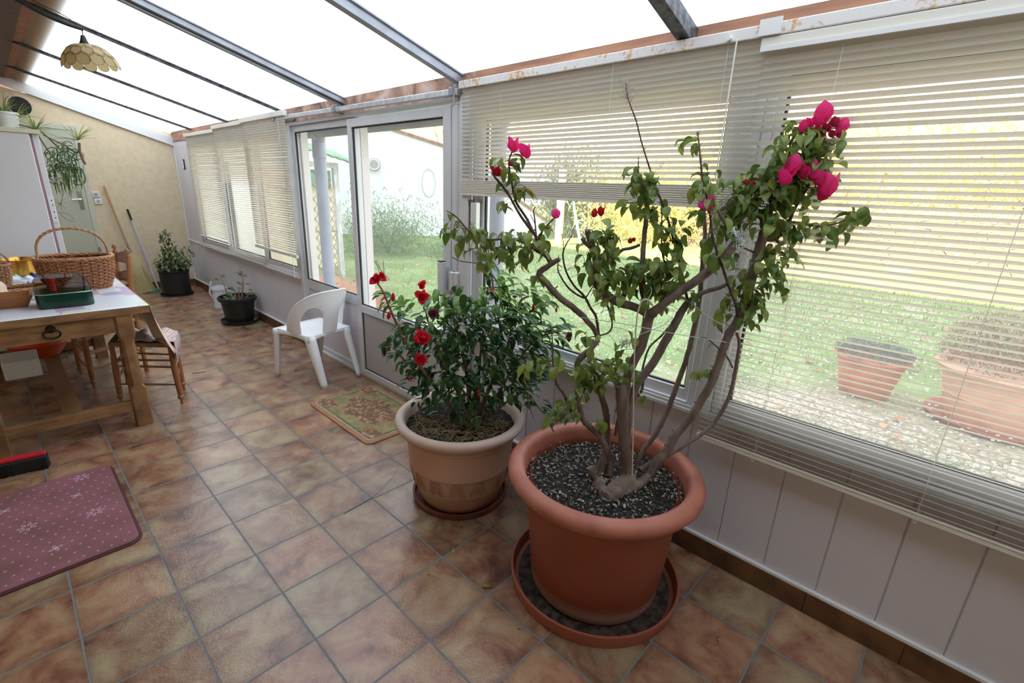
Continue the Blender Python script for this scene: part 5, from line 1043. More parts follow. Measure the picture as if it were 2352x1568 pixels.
# ---- far black pots, watering can, trailing plant
BLKP = mat('black_plastic_pot', (.010, .011, .013), .38)
RIMG = mat('dark_green_black_rim', (.012, .016, .015), .35)
p1 = thing('potted_shrub', 'leafy green shrub in a round black pot by the straw broom', 'potted plant', (1.70, 6.50, 0))
m = MB(); m.lathe([(0, .03), (.178, .03), (.182, .33), (.19, .335), (.192, .35), (.18, .352), (.175, .32)], c=(1.70, 6.50, 0), n=40); m.build('pot', BLKP, p1)
soil(p1, 1.70, 6.50, .315, .174, 0, 23)
m = MB(); m.lathe([(0, .004), (.19, .004), (.20, .025), (.206, .026), (.2, .0), (0, 0)], c=(1.70, 6.50, .0005), n=40); o = m.build('plant_saucer', BLKP); tag(o, 'black saucer under the shrub pot nearest the far wall', 'saucer')
SHG = leaf_mat('shrub_leaves', (.045, .10, .03), (.20, .27, .12), back=.3, rough=.3); m = MB(); ms = MB()
for (dx, dy, h, n, r) in ((-.03, 0, .56, 90, .06), (-.02, 0, .40, 60, .09), (.14, -.02, .34, 60, .10), (-.10, .0, .20, 60, .10), (.06, -.06, .20, 80, .12), (.20, -.05, .26, 36, .09), (-.16, -.02, .13, 30, .07)):
    b = Vector((1.70 + dx * .3, 6.5 + dy * .3, .32)); tp = Vector((1.70 + dx, 6.5 + dy, .32 + h)); ms.tube([b, b.lerp(tp, .5) + Vector((.01, 0, 0)), tp], [.006, .004, .002], 6)
    for i in range(n):
        f = rnd(.25, 1.05); c = b.lerp(tp, f) + Vector((rnd(-r, r), rnd(-r, r), rnd(-.03, .03))); m.leaf(c, (c.x - 1.70 + rnd(-.2, .2), c.y - 6.5 + rnd(-.2, .2), rnd(-.3, .2)), (0, 0, 1), rnd(.05, .085), rnd(.022, .036), curl=.5, n=3)
m.build('foliage', SHG, p1, smooth=80); ms.build('stems', mat('green_brown_stem', (.14, .12, .06), .8), p1)
p2 = thing('potted_geranium', 'nearly bare geranium in a dark pot by the white wall panelling', 'potted plant', (1.874, 4.406, 0)); cx, cy = 1.872, 4.42
m = MB(); m.lathe([(0, .022), (.145, .022), (.152, .05), (.176, .25), (.178, .262), (.19, .262), (.202, .275), (.21, .30), (.205, .315), (.19, .315), (.183, .27)], c=(cx, cy, 0), n=44); m.build('pot', RIMG, p2); soil(p2, cx, cy, .278, .182, 220, 24)
m = MB(); m.lathe([(0, .004), (.17, .004), (.19, .02), (.198, .042), (.206, .042), (.195, .0), (0, 0)], c=(cx, cy, .0005), n=44); o = m.build('plant_saucer', RIMG); tag(o, 'dark saucer under the geranium pot beside the white panelling', 'saucer')
m = MB(); ms = MB(); GER = leaf_mat('geranium_leaves', (.09, .17, .06), (.28, .32, .16), back=.3)
def ruffle(c, r, nrm_):
    u = nrm_.orthogonal().normalized(); v = nrm_.cross(u); n = 14; ps = [c + (u * math.cos(2 * PI * i / n) + v * math.sin(2 * PI * i / n)) * r * (1 - .12 * (i % 2)) + nrm_ * r * .22 * (1 + .4 * math.sin(i * 2.7)) for i in range(n)]; m.add([c] + ps, [(0, 1 + i, 1 + (i + 1) % n) for i in range(n)])
for (dx, dy, h, lv) in ((-.13, .02, .26, 7), (.10, .03, .28, 8), (.08, .0, .18, 4), (-.11, -.08, .05, 9), (.0, .05, .10, 2), (-.02, .05, .14, 2), (.04, .02, .12, 1), (.15, .0, .05, 3), (.05, -.02, .08, 0), (.02, -.04, .1, 0)):
    b = Vector((cx + dx * .6, cy + dy, .28)); tp = Vector((cx + dx, cy + dy, .285 + h)); mid = b.lerp(tp, .5) + Vector((rnd(-.02, .02), rnd(-.02, .02), 0)); ms.tube([b, mid, tp], [.006, .0045, .003], 7)
    for i in range(lv): c = tp + Vector((rnd(-.05, .05), rnd(-.05, .05), rnd(-.03, .03))); ms.tube([tp, c], .0015, 4); ruffle(c, rnd(.018, .03), Vector((rnd(-.6, .6), rnd(-.9, .2), 1)).normalized())
m.build('foliage', GER, p2, smooth=80); ms.build('stems', mat('pinkish_brown_stem', (.34, .22, .15), .7, var=.3), p2)
t = thing('watering_can', 'small pale grey plastic watering can behind the geranium pot', 'watering can', (1.93, 5.30, 0)); m = MB(); CG = mat('pale_grey_plastic', (.66, .69, .74), .4)
m.lathe([(0, .002), (.085, .002), (.088, .02), (.082, .04), (.084, .235), (.09, .24), (.09, .275), (.084, .285), (.078, .27), (.074, .1), (0, .095)], c=(1.93, 5.30, 0), n=36); m.build('can_body', CG, t)
m = MB(); m.tube(smooth_path([(1.99, 5.24, .27), (2.02, 5.22, .25), (2.03, 5.21, .15), (1.99, 5.24, .07)], 4), .009, 8); m.build('can_handle', CG, t); m = MB(); m.tube([(1.87, 5.34, .10), (1.83, 5.37, .20), (1.86, 5.35, .345)], [.016, .014, .017], 10); m.build('spout', CG, t)

# trailing spiky plant on the freezer
sp = thing('spider_plant', 'spiky trailing plant on top of the freezer with stems hanging over its edge', 'potted plant', (.30, 4.55, 1.966))
m = MB(); m.lathe([(0, .001), (.07, .001), (.085, .12), (.092, .122), (.092, .14), (.08, .14), (.075, .10), (0, .10)], c=(.30, 4.55, 1.966), n=30); m.build('pot', mat('clear_white_pot', (.72, .74, .74), .3), sp)
YG = leaf_mat('strap_leaves_light', (.16, .26, .08), (.42, .46, .16), back=.4); DG = leaf_mat('strap_leaves_dark', (.035, .085, .035), (.10, .16, .06), back=.2)
m = MB(); md = MB(); ms = MB()
def strap(mb, c, d, L_, w_, curl): mb.leaf(c, d, (0, 0, 1), L_, w_, curl=curl, fold=.3, n=6, shape='strap')
for i in range(26):
    a = rnd(0, 2 * PI); strap(m, Vector((.30, 4.55, 2.07)), (math.cos(a), math.sin(a), rnd(.4, 2)), rnd(.15, .30), .014, rnd(.2, 1.0))
for (x, y, dep, n, L_) in ((82, 300, 4.52, 22, .22), (180, 322, 4.75, 20, .22), (40, 270, 4.55, 12, .2)):
    c = T(x, y, dep)
    for i in range(n): a = rnd(0, 2 * PI); strap(m, c, (math.cos(a), math.sin(a) * .6, rnd(-.15, 1.7)), rnd(.6, 1) * L_, .015, rnd(.0, .5))
for pth, r in ((((40, 285, 4.5), (90, 300, 4.6), (120, 325, 4.7), (140, 345, 4.75)), .007), (((84, 305, 4.55), (110, 345, 4.65), (130, 370, 4.7)), .006), (((100, 310, 4.6), (150, 335, 4.75), (178, 350, 4.8), (182, 328, 4.78)), .006), (((182, 328, 4.75), (184, 350, 4.76), (196, 378, 4.77)), .011)):
    ms.tube(smooth_path([T(*p) for p in pth], 4), r, 7)
tw_c = T(148, 350, 4.75)
for i in range(80):
    c = T(148 + rnd(-34, 34), 352 + rnd(-18, 60) , 4.75 + rnd(-.12, .12)); a = rnd(0, 2 * PI); strap(md if random.random() < .75 else m, c, (math.cos(a), math.sin(a), rnd(-.3, 1.0)), rnd(.14, .28), .015, rnd(1.0, 2.6))
for i in range(26):
    c = T(145 + rnd(-22, 26), 410 + rnd(-15, 22), 4.75 + rnd(-.08, .08)); strap(md if i % 2 else m, c, (rnd(-.5, .5), rnd(-.5, .5), -1), rnd(.10, .16), .012, rnd(-.6, .8))
for i in range(46):
    c = T(148 + rnd(-30, 32), 365 + rnd(-25, 48), 4.75 + rnd(-.1, .1)); R_ = rnd(.035, .085); a0 = rnd(0, 2 * PI); sp_ = rnd(2.0, 4.2); hd = rnd(-.8, .8); md.tube([c + Vector((R_ * math.cos(a0 + sp_ * q / 9) * math.cos(hd), R_ * math.cos(a0 + sp_ * q / 9) * math.sin(hd), R_ * math.sin(a0 + sp_ * q / 9))) for q in range(10)], [.0045 - .0003 * q for q in range(10)], 5)
ms.tube(smooth_path([T(x, y, d) for x, y, d in ((165, 425, 4.75), (178, 445, 4.75), (184, 452, 4.75))], 3), .002, 5)
ms.tube(smooth_path([T(x, y, d) for x, y, d in ((150, 420, 4.75), (142, 460, 4.72), (140, 480, 4.72))], 3), .002, 5)
for i in range(8): strap(m, T(138, 470, 4.72), (rnd(-.6, .6), rnd(-.4, .4), rnd(-.6, 1)), rnd(.05, .09), .012, .5)
for a_ in (((135, 487, 4.72), (150, 502, 4.72), (170, 510, 4.73)), ((135, 487, 4.72), (158, 492, 4.7), (170, 505, 4.7))): ms.tube(smooth_path([T(*p) for p in a_], 4), .002, 5)
m.build('light_leaves', YG, sp, smooth=80); md.build('dark_leaves', DG, sp, smooth=80); ms.build('trailing_stems', mat('trailing_stem_bark', (.20, .13, .08), .8), sp)
# ================= OUTDOORS
random.seed(31)
G = -.15
def lawn_mat():
    m, N, L, b = new_mat('lawn_ground'); tc = N.new('ShaderNodeTexCoord')
    n = N.new('ShaderNodeTexNoise'); n.inputs['Scale'].default_value = 1.1; n.inputs['Detail'].default_value = 10; n.inputs['Roughness'].default_value = .7; L.new(tc.outputs['Object'], n.inputs[0])
    r = N.new('ShaderNodeValToRGB'); c = r.color_ramp; c.elements[0].position = .38; c.elements[0].color = (.11, .18, .05, 1); c.elements[1].position = .66; c.elements[1].color = (.31, .33, .19, 1); e = c.elements.new(.52); e.color = (.17, .26, .08, 1); L.new(n.outputs[0], r.inputs[0])
    # gravelly bare strip near the house
    s = N.new('ShaderNodeSeparateXYZ'); L.new(tc.outputs['Object'], s.inputs[0])
    n2 = N.new('ShaderNodeTexNoise'); n2.inputs['Scale'].default_value = 1.5; n2.inputs['Detail'].default_value = 4; L.new(tc.outputs['Object'], n2.inputs[0])
    a = N.new('ShaderNodeMath'); a.operation = 'MULTIPLY_ADD'; a.inputs[1].default_value = 2.2; L.new(n2.outputs[0], a.inputs[0]); L.new(s.outputs[0], a.inputs[2])
    yb = N.new('ShaderNodeMapRange'); yb.inputs['From Min'].default_value = -1; yb.inputs['From Max'].default_value = 2.5; yb.inputs['To Min'].default_value = 0; yb.inputs['To Max'].default_value = 3; L.new(s.outputs[1], yb.inputs[0])
    a2 = N.new('ShaderNodeMath'); a2.operation = 'ADD'; L.new(a.outputs[0], a2.inputs[0]); L.new(yb.outputs[0], a2.inputs[1])
    mr = N.new('ShaderNodeMapRange'); mr.inputs['From Min'].default_value = 6.2; mr.inputs['From Max'].default_value = 7.2; L.new(a2.outputs[0], mr.inputs[0])
    v = N.new('ShaderNodeTexVoronoi'); v.inputs['Scale'].default_value = 45; L.new(tc.outputs['Object'], v.inputs['Vector']); rg_ = N.new('ShaderNodeValToRGB'); rg_.color_ramp.elements[0].color = (.18, .14, .10, 1); rg_.color_ramp.elements[1].color = (.50, .44, .36, 1); sc = N.new('ShaderNodeSeparateColor'); L.new(v.outputs['Color'], sc.inputs[0]); L.new(sc.outputs[0], rg_.inputs[0])
    mx = N.new('ShaderNodeMix'); mx.data_type = 'RGBA'; L.new(mr.outputs[0], mx.inputs[0]); L.new(rg_.outputs[0], mx.inputs[6]); L.new(r.outputs[0], mx.inputs[7]); L.new(mx.outputs[2], b.inputs['Base Color']); b.inputs['Roughness'].default_value = .95; return m
m = MB(); m.grid(lambda u, v: Vector((2.2 + 60 * u, -30 + 75 * v, G - .01)), 4, 4); struct(m.build('lawn', lawn_mat(), smooth=0))
o = MB().box((2.14, -3.2, G - .3), (2.20, 7.3, -.02)).build('outer_sill', mat('concrete_sill', (.50, .46, .38), .9), smooth=0); struct(o, 'low concrete footing outside the windows')
m = MB(); m.box((2.15, -3.2, .66), (2.24, 0.5, .70)); struct(m.build('trim_13', mat('sandy_outer_sill', (.58, .47, .33), .9), smooth=0))
GB = leaf_mat('grass_blades', (.11, .22, .05), (.32, .42, .15), back=.4)
m = MB()
for i in range(26000):
    t_ = random.random() ** 1.6; x = 2.9 + 11 * t_; y = rnd(-4 - t_ * 2, 4.5 + t_ * 8)
    if x < 6.0 - (y + 1) * .9 and random.random() < .93: continue
    h = rnd(.02, .06) * (1 + t_); a = rnd(0, 2 * PI); w_ = .004 + .006 * t_; dx, dy = math.cos(a) * w_, math.sin(a) * w_; m.add([(x - dx, y - dy, G - .012), (x + dx, y + dy, G - .012), (x + rnd(-.02, .02), y + rnd(-.02, .02), G + h)], [(0, 1, 2)])
o = m.build('grass', GB, smooth=0); o['kind'] = 'stuff'; tag(o, 'short damp grass of the lawn outside the windows', 'grass')
LV = leaf_mat('fallen_autumn_leaves', (.40, .13, .04), (.62, .36, .22), back=.1)
m = MB()
for i in range(900):
    x = rnd(2.8, 13.5); y = rnd(-4, 6 + x * .5); s = rnd(.05, .11); a = rnd(0, 2 * PI); m.leaf((x, y, G + .02), (math.cos(a), math.sin(a), rnd(-.1, .25)), (rnd(-.3, .3), rnd(-.3, .3), 1), s, s * .7, curl=.4, n=2)
o = m.build('leaf_litter', LV, smooth=0); o['kind'] = 'stuff'; tag(o, 'scattered brown and orange autumn leaves on the lawn', 'leaves')
FROST = leaf_mat('pale_clover_specks', (.55, .62, .60), (.75, .80, .82), back=.2); m = MB()
for i in range(5000):
    x = rnd(4.5, 12); y = rnd(-4, 3.5 + x * .3); s = rnd(.010, .024); a = rnd(0, 2 * PI); m.add([(x, y, G + .03), (x + s, y, G + .035), (x + s, y + s, G + .03), (x, y + s, G + .025)], [(0, 1, 2, 3)])
o = m.build('frost_specks', FROST, smooth=0); o['kind'] = 'stuff'; tag(o, 'pale dewy specks scattered over the shaded lawn', 'frost')

# gutter, corrugated eave, downpipes
m = MB(); ZP = mat('zinc_grey', (.30, .31, .36), .45, .3, var=.15, scale=5)
m.grid(lambda u, v: Vector((2.29 + .055 * math.cos(PI * (1 + v)), -3.3 + 10.6 * u, 2.095 + .062 * math.sin(PI * (1 + v)))), 40, 10); gt = m.build('rain_gutter', ZP, sol=.003); tag(gt, 'grey zinc rain gutter outside along the top of the glazed wall', 'gutter')
def downpipe(y, r, lab, mm, x=2.32):
    t = thing('downpipe', lab, 'pipe', (x, y, G)); m = MB(); m.tube([(x, y, G + .0), (x, y, 1.93)], r, 20); m.build('pipe', mm, t); m = MB(); m.tube(smooth_path([(x, y, 1.90), (x, y, 2.02), (x - .02, y - .05, 2.06), (2.29, y - .16, 2.09)], 5), r * 1.08, 18); m.build('elbow', mm, t)
    m = MB(); m.tube([(x, y, 1.86), (x, y, 1.93)], r * 1.12, 20); m.tube([(x, y, .55), (x, y, .62)], r * 1.06, 20); m.build('sleeve', mm, t)
BLP = mat('blue_grey_pipe', (.30, .34, .46), .4, var=.1, scale=4)
downpipe(3.04, .058, 'thick blue grey downpipe outside the pane beside the door', BLP, 2.36); downpipe(.575, .05, 'blue grey downpipe outside just right of the door post', BLP, 2.36)
# drape of the corrugated sheet edge
m = MB(); CORR = mat('corrugated_translucent_edge', (.55, .55, .58), .5)
m.grid(lambda u, v: Vector((2.36 + .01 * math.sin(u * 900), -3.2 + 10.3 * u, 2.115 - .06 * v + .004 * math.sin(u * 900))), 900, 1); struct(m.build('trim_14', CORR, smooth=0))

# boundary wall beyond the lawn
A_ = Vector((15.5, 11.03, G)); B2_ = Vector((6.2, 17.42, G)); D_ = (B2_ - A_).normalized(); 
WW = mat('white_rendered_wall', (.76, .79, .86), .9, scale=.8, col2=(.68, .71, .77), detail=8)
ht = [(0, .75), (.35, 3.28), (.56, 3.86), (1.0, 4.0)]
def wall_seg(name, p, q, h0, h1, th_, mm, lab, cat='wall'):
    n_ = Vector((-(q - p).y, (q - p).x, 0)).normalized() * th_; m = MB(); zz = Vector((0, 0, 1)); m.hexa([p, q, q + n_, p + n_, p + zz * h0, q + zz * h1, q + n_ + zz * h1, p + n_ + zz * h0]); o = m.build(name, mm, smooth=0); tag(o, lab, cat); return o
P_ = [A_.lerp(B2_, f) for f, h in ht]
m = MB()
TH = Vector((-D_.y, D_.x, 0)) * -.35
vs = []; fs = []
for p, (f, h) in zip(P_, ht): vs += [p, p + Vector((0, 0, h)), p + TH + Vector((0, 0, h)), p + TH]
for k in range(3):
    a = k * 4; fs += [(a, a + 1, a + 5, a + 4), (a + 1, a + 2, a + 6, a + 5), (a + 2, a + 3, a + 7, a + 6)]
fs += [(0, 3, 2, 1), (12, 13, 14, 15)]; m.add(vs, fs); o = m.build('garden_wall', WW, smooth=0); tag(o, 'tall white rendered garden wall across the lawn behind the door', 'wall')
m = MB(); off = Vector((-D_.y, D_.x, 0))
for k in range(3):
    a, b = P_[k] + Vector((0, 0, ht[k][1])), P_[k + 1] + Vector((0, 0, ht[k + 1][1])); m.beam(a + TH * .5, b + TH * .5, .5, .10)
m.build('coping', mat('brown_coping', (.30, .16, .12), .9, var=.3, scale=6), o, smooth=0)
# round flue on the wall
fc = on(0, 9.9, 862, 380); nrm2 = Vector((-D_.y, D_.x, 0)); 
if nrm2.dot(CAM - fc) < 0: nrm2 = -nrm2
def hit_wall(x, y):
    d = ray(x, y); t_ = (A_ - CAM).dot(nrm2) / d.dot(nrm2); return CAM + d * t_
fc = hit_wall(860, 378)
t = thing('wall_flue', 'round white flue outlet high on the white garden wall', 'flue', fc); m = MB(); m.tube([fc, fc + nrm2 * .28], [.20, .20], 20); m.build('outlet', mat('off_white_pipe', (.62, .60, .58), .6, var=.1), t); m = MB(); m.tube([fc + nrm2 * .10, fc + nrm2 * .16], .225, 20); m.tube([fc + nrm2 * .281, fc + nrm2 * .285], .15, 16); m.build('collar', mat('grey_collar', (.30, .30, .32), .6), t)
m = MB(); c0 = hit_wall(985, 420) + nrm2 * .05; m.tube([c0 + D_ * .25 * math.cos(a) + Vector((0, 0, .5 * math.sin(a))) for a in [2 * PI * i / 24 for i in range(24)]], .02, 5, closed=True); o = m.build('hanging_cable', mat('pale_cable', (.50, .52, .52), .7)); tag(o, 'faint loop of cable hanging on the white garden wall', 'cable')

# foliage builder
def shrub(name, c, rx, ry, rz, n, mt, lab, cat='shrub', ls=(.10, .2), trunk=True, group=None, trunk_m=None, clump=.35):
    t = thing(name, lab, cat, (c[0], c[1], G), group); m = MB(); cc_ = []
    for k in range(max(5, n // 90)):
        a = rnd(0, 2 * PI); q = random.random() ** .5; cc_.append((c[0] + rx * q * math.cos(a) * .8, c[1] + ry * q * math.sin(a) * .8, c[2] + rz * rnd(-.8, .85) * math.sqrt(max(.05, 1 - q * q))))
    for i in range(n):
        b = random.choice(cc_); r = Vector((random.gauss(0, 1), random.gauss(0, 1), random.gauss(0, 1))); p = Vector(b) + Vector((r.x * rx, r.y * ry, r.z * rz)) * clump * .5
        if p.z < G: continue
        s = rnd(*ls); m.leaf(p, (rnd(-1, 1), rnd(-1, 1), rnd(-1, .4)), (rnd(-1, 1), rnd(-1, 1), 1), s, s * .55, curl=.3, n=1)
    m.build('foliage', mt, t, smooth=0)
    m = MB()
    for k in range(4): a = rnd(0, 2 * PI); m.tube([(c[0] + rnd(-.1, .1), c[1] + rnd(-.1, .1), G - .02), (c[0] + rx * .3 * math.cos(a), c[1] + ry * .3 * math.sin(a), c[2]), (c[0] + rx * .6 * math.cos(a), c[1] + ry * .6 * math.sin(a), c[2] + rz * .5)], [.05 * max(.3, rz / 2), .03 * max(.3, rz / 2), .01], 6)
    m.build('branches', trunk_m or TWIG, t); return t
GRN = leaf_mat('grey_green_bush', (.07, .17, .06), (.19, .31, .13), back=.4); YEL = leaf_mat('yellow_autumn_foliage', (.42, .40, .10), (.80, .66, .20), back=.5); GOLD = leaf_mat('golden_autumn_foliage', (.75, .45, .10), (.92, .72, .34), back=.5); OLIVE = leaf_mat('olive_foliage', (.20, .24, .12), (.42, .42, .24), back=.4)
shrub('garden_bush', (7.6, 10.2, .35), 1.1, 1.1, .75, 7000, GRN, 'rounded grey green bush at the foot of the white garden wall', 'bush', (.08, .16), clump=.9)
shrub('garden_bush', (8.6, 8.4, .02), .8, .8, .3, 2200, GRN, 'low spreading bush trailing right of the rounded grey green bush', 'bush', (.07, .13), clump=.9)
for i, (x, y, z, rx, rz, mt, lab) in enumerate(((18.6, 7.6, 1.4, 2.2, 1.7, YEL, 'bright yellow green bush behind the green swing frame'), (18.2, 11.5, 1.6, 1.8, 1.6, OLIVE, 'olive bush at the right end of the white garden wall'), (22, 5.5, 2.2, 2.6, 2.4, GOLD, 'golden sunlit tree seen over the pillar between the right windows'), (23, 1.5, 2.6, 2.8, 2.8, GOLD, 'golden sunlit tree behind the rightmost window, left of its neighbour'), (22, -2.5, 2.4, 2.6, 2.6, GOLD, 'golden sunlit tree behind the centre of the rightmost window'), (21, -6.5, 2.4, 2.6, 2.8, YEL, 'yellow green tree at the right edge of the rightmost window'), (22.5, 25, 6.0, 6.5, 4.0, GOLD, 'golden tree crown rising above the white garden wall'), (28, 9.5, 4.5, 3.5, 4.0, GOLD, 'tall pale golden tree far behind the half raised blind'))):
    shrub('autumn_tree', (x, y, z), rx, rx, rz, 5000, mt, lab, 'tree', (.28, .5), group='sunlit trees at the end of the garden', trunk_m=BARK, clump=.7)
# wooden post and green swing poles
wp = MB(); a = on(2, G, 1282, 562); wp.tube([a, a + Vector((0, 0, 2.6))], .14, 12); o = wp.build('wooden_post', mat('pale_orange_post', (.62, .42, .27), .8, var=.15, scale=4)); tag(o, 'thick pale post on the lawn edge under the half raised blind', 'post')
t = thing('swing_frame', 'pale green metal swing frame among the yellow bushes', 'swing frame', (15, 8.9, G)); SG = mat('pale_green_metal', (.16, .55, .35), .4)
a, b = on(2, G, 1334, 562), on(2, G, 1400, 546); tp = on(0, (a.x + b.x) / 2, 1312, 430)
for q, (x, y) in ((a, (1312, 440)), (b, (1416, 440))):
    up_ = ray(x, y); d = up_ * ((q - CAM).dot(HV) / up_.dot(HV)); MB().tube([q, CAM + d], .05, 8).build('pole', SG, t)

# trellis arbour with green tiled roof
t = thing('garden_arbour', 'white framed arbour with lattice panel and green tiled roof beside the thick pipe', 'arbour', (4.3, 6.87, G))
PST = mat('peeling_white_post', (.66, .70, .74), .7, scale=12, col2=(.45, .44, .42), stretch=(2, 2, .5)); LAT = mat('brown_lattice', (.32, .26, .16), .8); GT_ = mat('green_roof_tiles', (.16, .30, .19), .6, var=.3, scale=10)
MB().box((4.41, 6.82, G), (4.50, 6.92, 1.99)).build('post', PST, t, smooth=0, bev=.004)
MB().box((3.40, 6.83, 1.90), (4.50, 6.91, 1.99)).build('top_beam', PST, t, smooth=0)
m = MB(); lx0, lx1, lz0, lz1 = 3.60, 4.38, .0, 1.42
def clipseg(x, z, sg):
    pts = []; 
    a = (x, z); 
    # line x+sg*(z-..)
    ts = []
    x0_, z0_ = x, lz0; x1_, z1_ = x + sg * (lz1 - lz0), lz1
    t0, t1 = 0.0, 1.0; dx = x1_ - x0_
    ta, tb_ = (lx0 - x0_) / dx, (lx1 - x0_) / dx
    if ta > tb_: ta, tb_ = tb_, ta
    t0 = max(t0, ta); t1 = min(t1, tb_)
    if t1 - t0 < .01: return None
    return (x0_ + dx * t0, lz0 + (lz1 - lz0) * t0), (x0_ + dx * t1, lz0 + (lz1 - lz0) * t1)
s_ = 0.62
k = -20
while k < 40:
    for sg in (s_, -s_):
        r = clipseg(lx0 + k * .105, lz0, sg)
        if r: (xa, za), (xb, zb) = r; m.beam((xa, 6.86 + sg * .006, za), (xb, 6.86 + sg * .006, zb), .008, .018, up=Vector((0, 1, 0)))
    k += 1
m.build('lattice_panel', LAT, t, smooth=0)
m = MB(); m.box((3.58, 6.845, .78), (4.40, 6.875, .81)); m.box((3.58, 6.845, -.02), (4.40, 6.875, .01)); m.build('lattice_frame', LAT, t, smooth=0)
m = MB(); m.grid(lambda u, v: Vector((3.2 + 1.75 * u, 6.6 + 1.0 * v, 2.22 - .30 * u ** 1.5 + .02 * abs(math.sin(u * 40)) + .25 * v)), 80, 6); m.build('roof', GT_, t, sol=.03)
m = MB(); m.grid(lambda u, v: Vector((3.6 + .8 * u, 6.94, 1.86 - v * (.28 + .04 * abs(math.sin(u * 22))))), 60, 4); m.build('valance', mat('green_valance', (.18, .34, .26), .7, var=.3, scale=14), t, sol=.01)
# cream outbuilding behind arbour and white building behind the left windows
CRM = mat('cream_render', (.74, .66, .52), .9, var=.05, scale=3)
o = MB().box((4.05, 8.6, G), (5.25, 9.4, 1.55)).build('outbuilding', CRM, smooth=0); tag(o, 'cream rendered outbuilding behind the lattice arbour', 'building')
m = MB(); m.hexa([Vector(p) for p in ((4.0, 8.5, 1.55), (5.4, 8.5, 1.55), (5.4, 9.5, 1.55), (4.0, 9.5, 1.55), (4.0, 8.9, 1.9), (5.4, 8.9, 1.72), (5.4, 9.5, 1.8), (4.0, 9.5, 1.95))]); m.build('roof', mat('pink_tiles', (.62, .36, .28), .8, var=.2, scale=8), o, smooth=0)
o = MB().box((2.6, 10.6, G), (5.6, 20, 8.0)).build('neighbour_house', mat('bright_white_render', (.86, .86, .86), .9), smooth=0); tag(o, 'white neighbouring house seen through the left blinds, heightened to shade the garden wall', 'building')  # height and length stretched so its shadow covers the garden wall
MB().box((3.76, 10.57, -.1), (3.86, 10.6, 2.0)).build('window_gap', BLACK, o, smooth=0)
t = thing('brick_planter', 'low reddish brick planter outside the window left of the door', 'planter', (2.75, 4.0, G)); MB().box((2.55, 3.45, G), (3.3, 4.9, .36)).build('planter_box', mat('red_brick', (.50, .22, .14), .9, scale=12, col2=(.36, .14, .09)), t, smooth=0)
m = MB()
for i in range(700): c = Vector((rnd(2.6, 3.25), rnd(3.5, 4.85), .36 + rnd(0, .15))); s = rnd(.03, .07); m.leaf(c, (rnd(-1, 1), rnd(-1, 1), rnd(-.2, 1)), (0, 0, 1), s, s * .5, n=1)
m.build('foliage', OLIVE, t, smooth=0)
shrub('low_plant', (4.0, 5.6, .05), .5, .5, .22, 1200, OLIVE, 'low leafy plants at the foot of the lattice arbour', 'plant', (.03, .07), clump=.7)
shrub('low_plant', (5.2, 6.6, .1), .35, .6, .3, 900, GRN, 'leafy plants right of the white arbour post', 'plant', (.03, .07), clump=.7)
# flat stones by the door
for i, (x, y) in enumerate(((3.55, 3.3), (3.3, 2.6))):
    m = MB(); m.box((x - .3, y - .3, G), (x + .3, y + .3, G + .03)); o = m.build('paving_slab', mat('pale_paving', (.62, .60, .56), .9, var=.1), smooth=0, bev=.01); tag(o, ['pale paving slab on the lawn outside the door, the further one', 'pale paving slab just outside the glazed door'][i], 'slab')
# outdoor pots
def garden_pot(cx, cy, r, h, mt, lab, fol, fr, fz2, n, ls):
    t = thing('garden_pot', lab, 'potted plant', (cx, cy, G)); m = MB(); m.lathe([(0, 0), (r * .66, 0), (r * .70, .02), (r * .82, h * .5), (r * .92, h * .86), (r * 1.0, h * .88), (r * 1.04, h * .94), (r * 1.0, h), (r * .9, h), (r * .86, h * .9), (0, h * .88)], c=(cx, cy, G), n=48); m.build('pot', mt, t)
    m = MB(); m.lathe([(r * .7, h * .42), (r * .81, h * .44), (r * .83, h * .47), (r * .8, h * .5)], c=(cx, cy, G), n=48); m.build('pot_band', mt, t); m = MB()
    for i in range(n):
        a = rnd(0, 2 * PI); q = fr * math.sqrt(random.random()); s = rnd(*ls); m.leaf((cx + q * math.cos(a), cy + q * math.sin(a), G + h + fz2 * random.random() * math.sqrt(1 - (q / fr) ** 2 * .8)), (rnd(-1, 1), rnd(-1, 1), rnd(-.5, 1)), (0, 0, 1), s, s * .5, n=1)
    m.build('foliage', fol, t, smooth=0); return t
garden_pot(5.72, -1.30, .30, .40, mat('red_terracotta_outdoor', (.50, .19, .12), .8, var=.15, scale=6), 'small terracotta garden pot with a dark green mound outside the right window', leaf_mat('dark_mound', (.06, .10, .08), (.16, .22, .17)), .32, .14, 2600, (.03, .06))
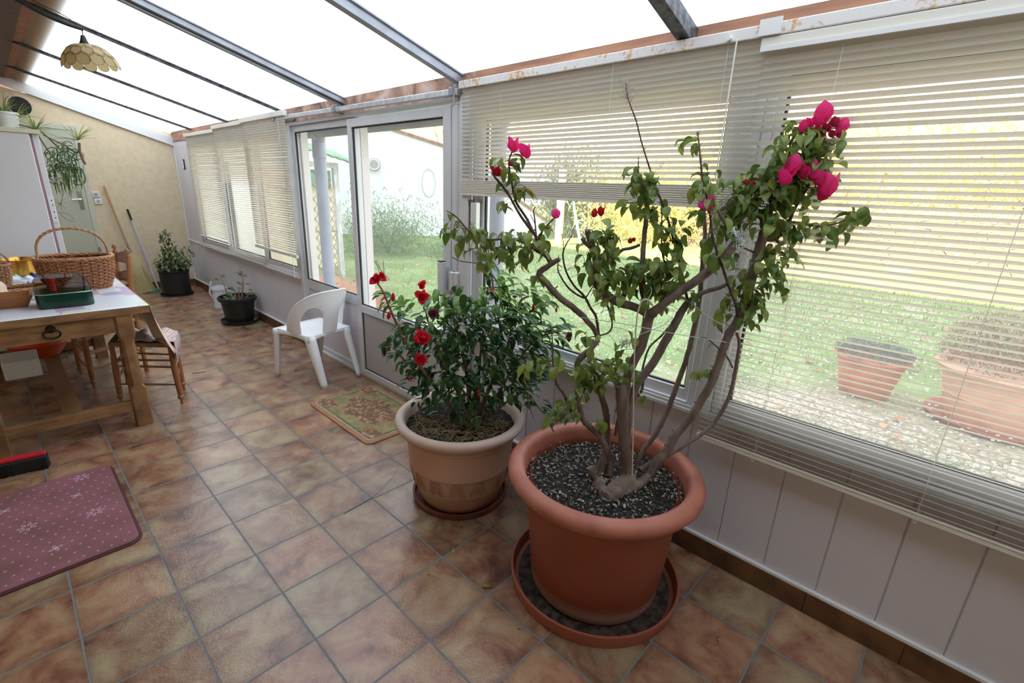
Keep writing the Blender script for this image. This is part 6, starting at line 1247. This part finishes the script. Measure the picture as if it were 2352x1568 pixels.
o = garden_pot(5.75, -2.22, .46, .52, mat('pink_terracotta_outdoor', (.68, .38, .26), .8, var=.1, scale=5), 'large pink terracotta garden pot with brown dying plant at the right edge', leaf_mat('brown_dying_leaves', (.14, .08, .06), (.36, .24, .15)), .48, .50, 5200, (.03, .075))
m = MB(); m.lathe([(0, 0), (.42, 0), (.46, .05), (.44, .05), (.40, .02), (0, .02)], c=(5.75, -2.22, G - .005), n=48); o = m.build('garden_saucer', mat('red_brown_saucer', (.36, .13, .09), .8)); tag(o, 'reddish saucer under the large pink garden pot', 'saucer')
IV = leaf_mat('ivy_green', (.05, .14, .05), (.12, .26, .09), back=.3)
for i, (x, y, lab) in enumerate(((5.1, -.35, 'ivy patch left of the small garden pot'), (4.35, -1.05, 'ivy patch on the gravel below the small garden pot'), (4.5, -1.9, 'ivy patch on the gravel below the large garden pot'))):
    m = MB()
    for k in range(260): c = Vector((x + random.gauss(0, .16), y + random.gauss(0, .22), G + rnd(0, .06))); s = rnd(.03, .06); m.leaf(c, (rnd(-1, 1), rnd(-1, 1), rnd(-.2, .3)), (0, 0, 1), s, s * .7, n=1)
    o = m.build('ivy_patch', IV, smooth=0); tag(o, lab, 'ivy', 'ivy patches on the gravel outside')

t = thing('garden_hedge', 'long golden sunlit hedge across the far end of the garden', 'hedge', (19.5, -1, G)); m = MB()
for i in range(9000):
    p = Vector((19.5 + rnd(-.6, .6), rnd(-12, 8), G + 1.7 * random.random() ** .8)); s = rnd(.18, .34); m.leaf(p, (rnd(-1, 1), rnd(-1, 1), rnd(-1, 1)), (rnd(-1, 1), rnd(-1, 1), 1), s, s * .6, n=1)
m.build('foliage', leaf_mat('pale_gold_hedge', (.62, .55, .25), (.92, .84, .55), back=.5), t, smooth=0)
MB().box((19.0, -12, G), (20.0, 8, 1.3)).build('branches', TWIG, t, smooth=0)
# pale outer jambs of the door and its side pane
for y0, y1 in ((1.868, 1.902), (2.918, 2.955)):
    struct(MB().box((2.137, y0, 0), (2.20, y1, 2.10)).build('trim_%d' % (15 if y0 < 2 else 16), mat('outer_jamb_pinkish', (.80, .74, .74), .5), smooth=0))
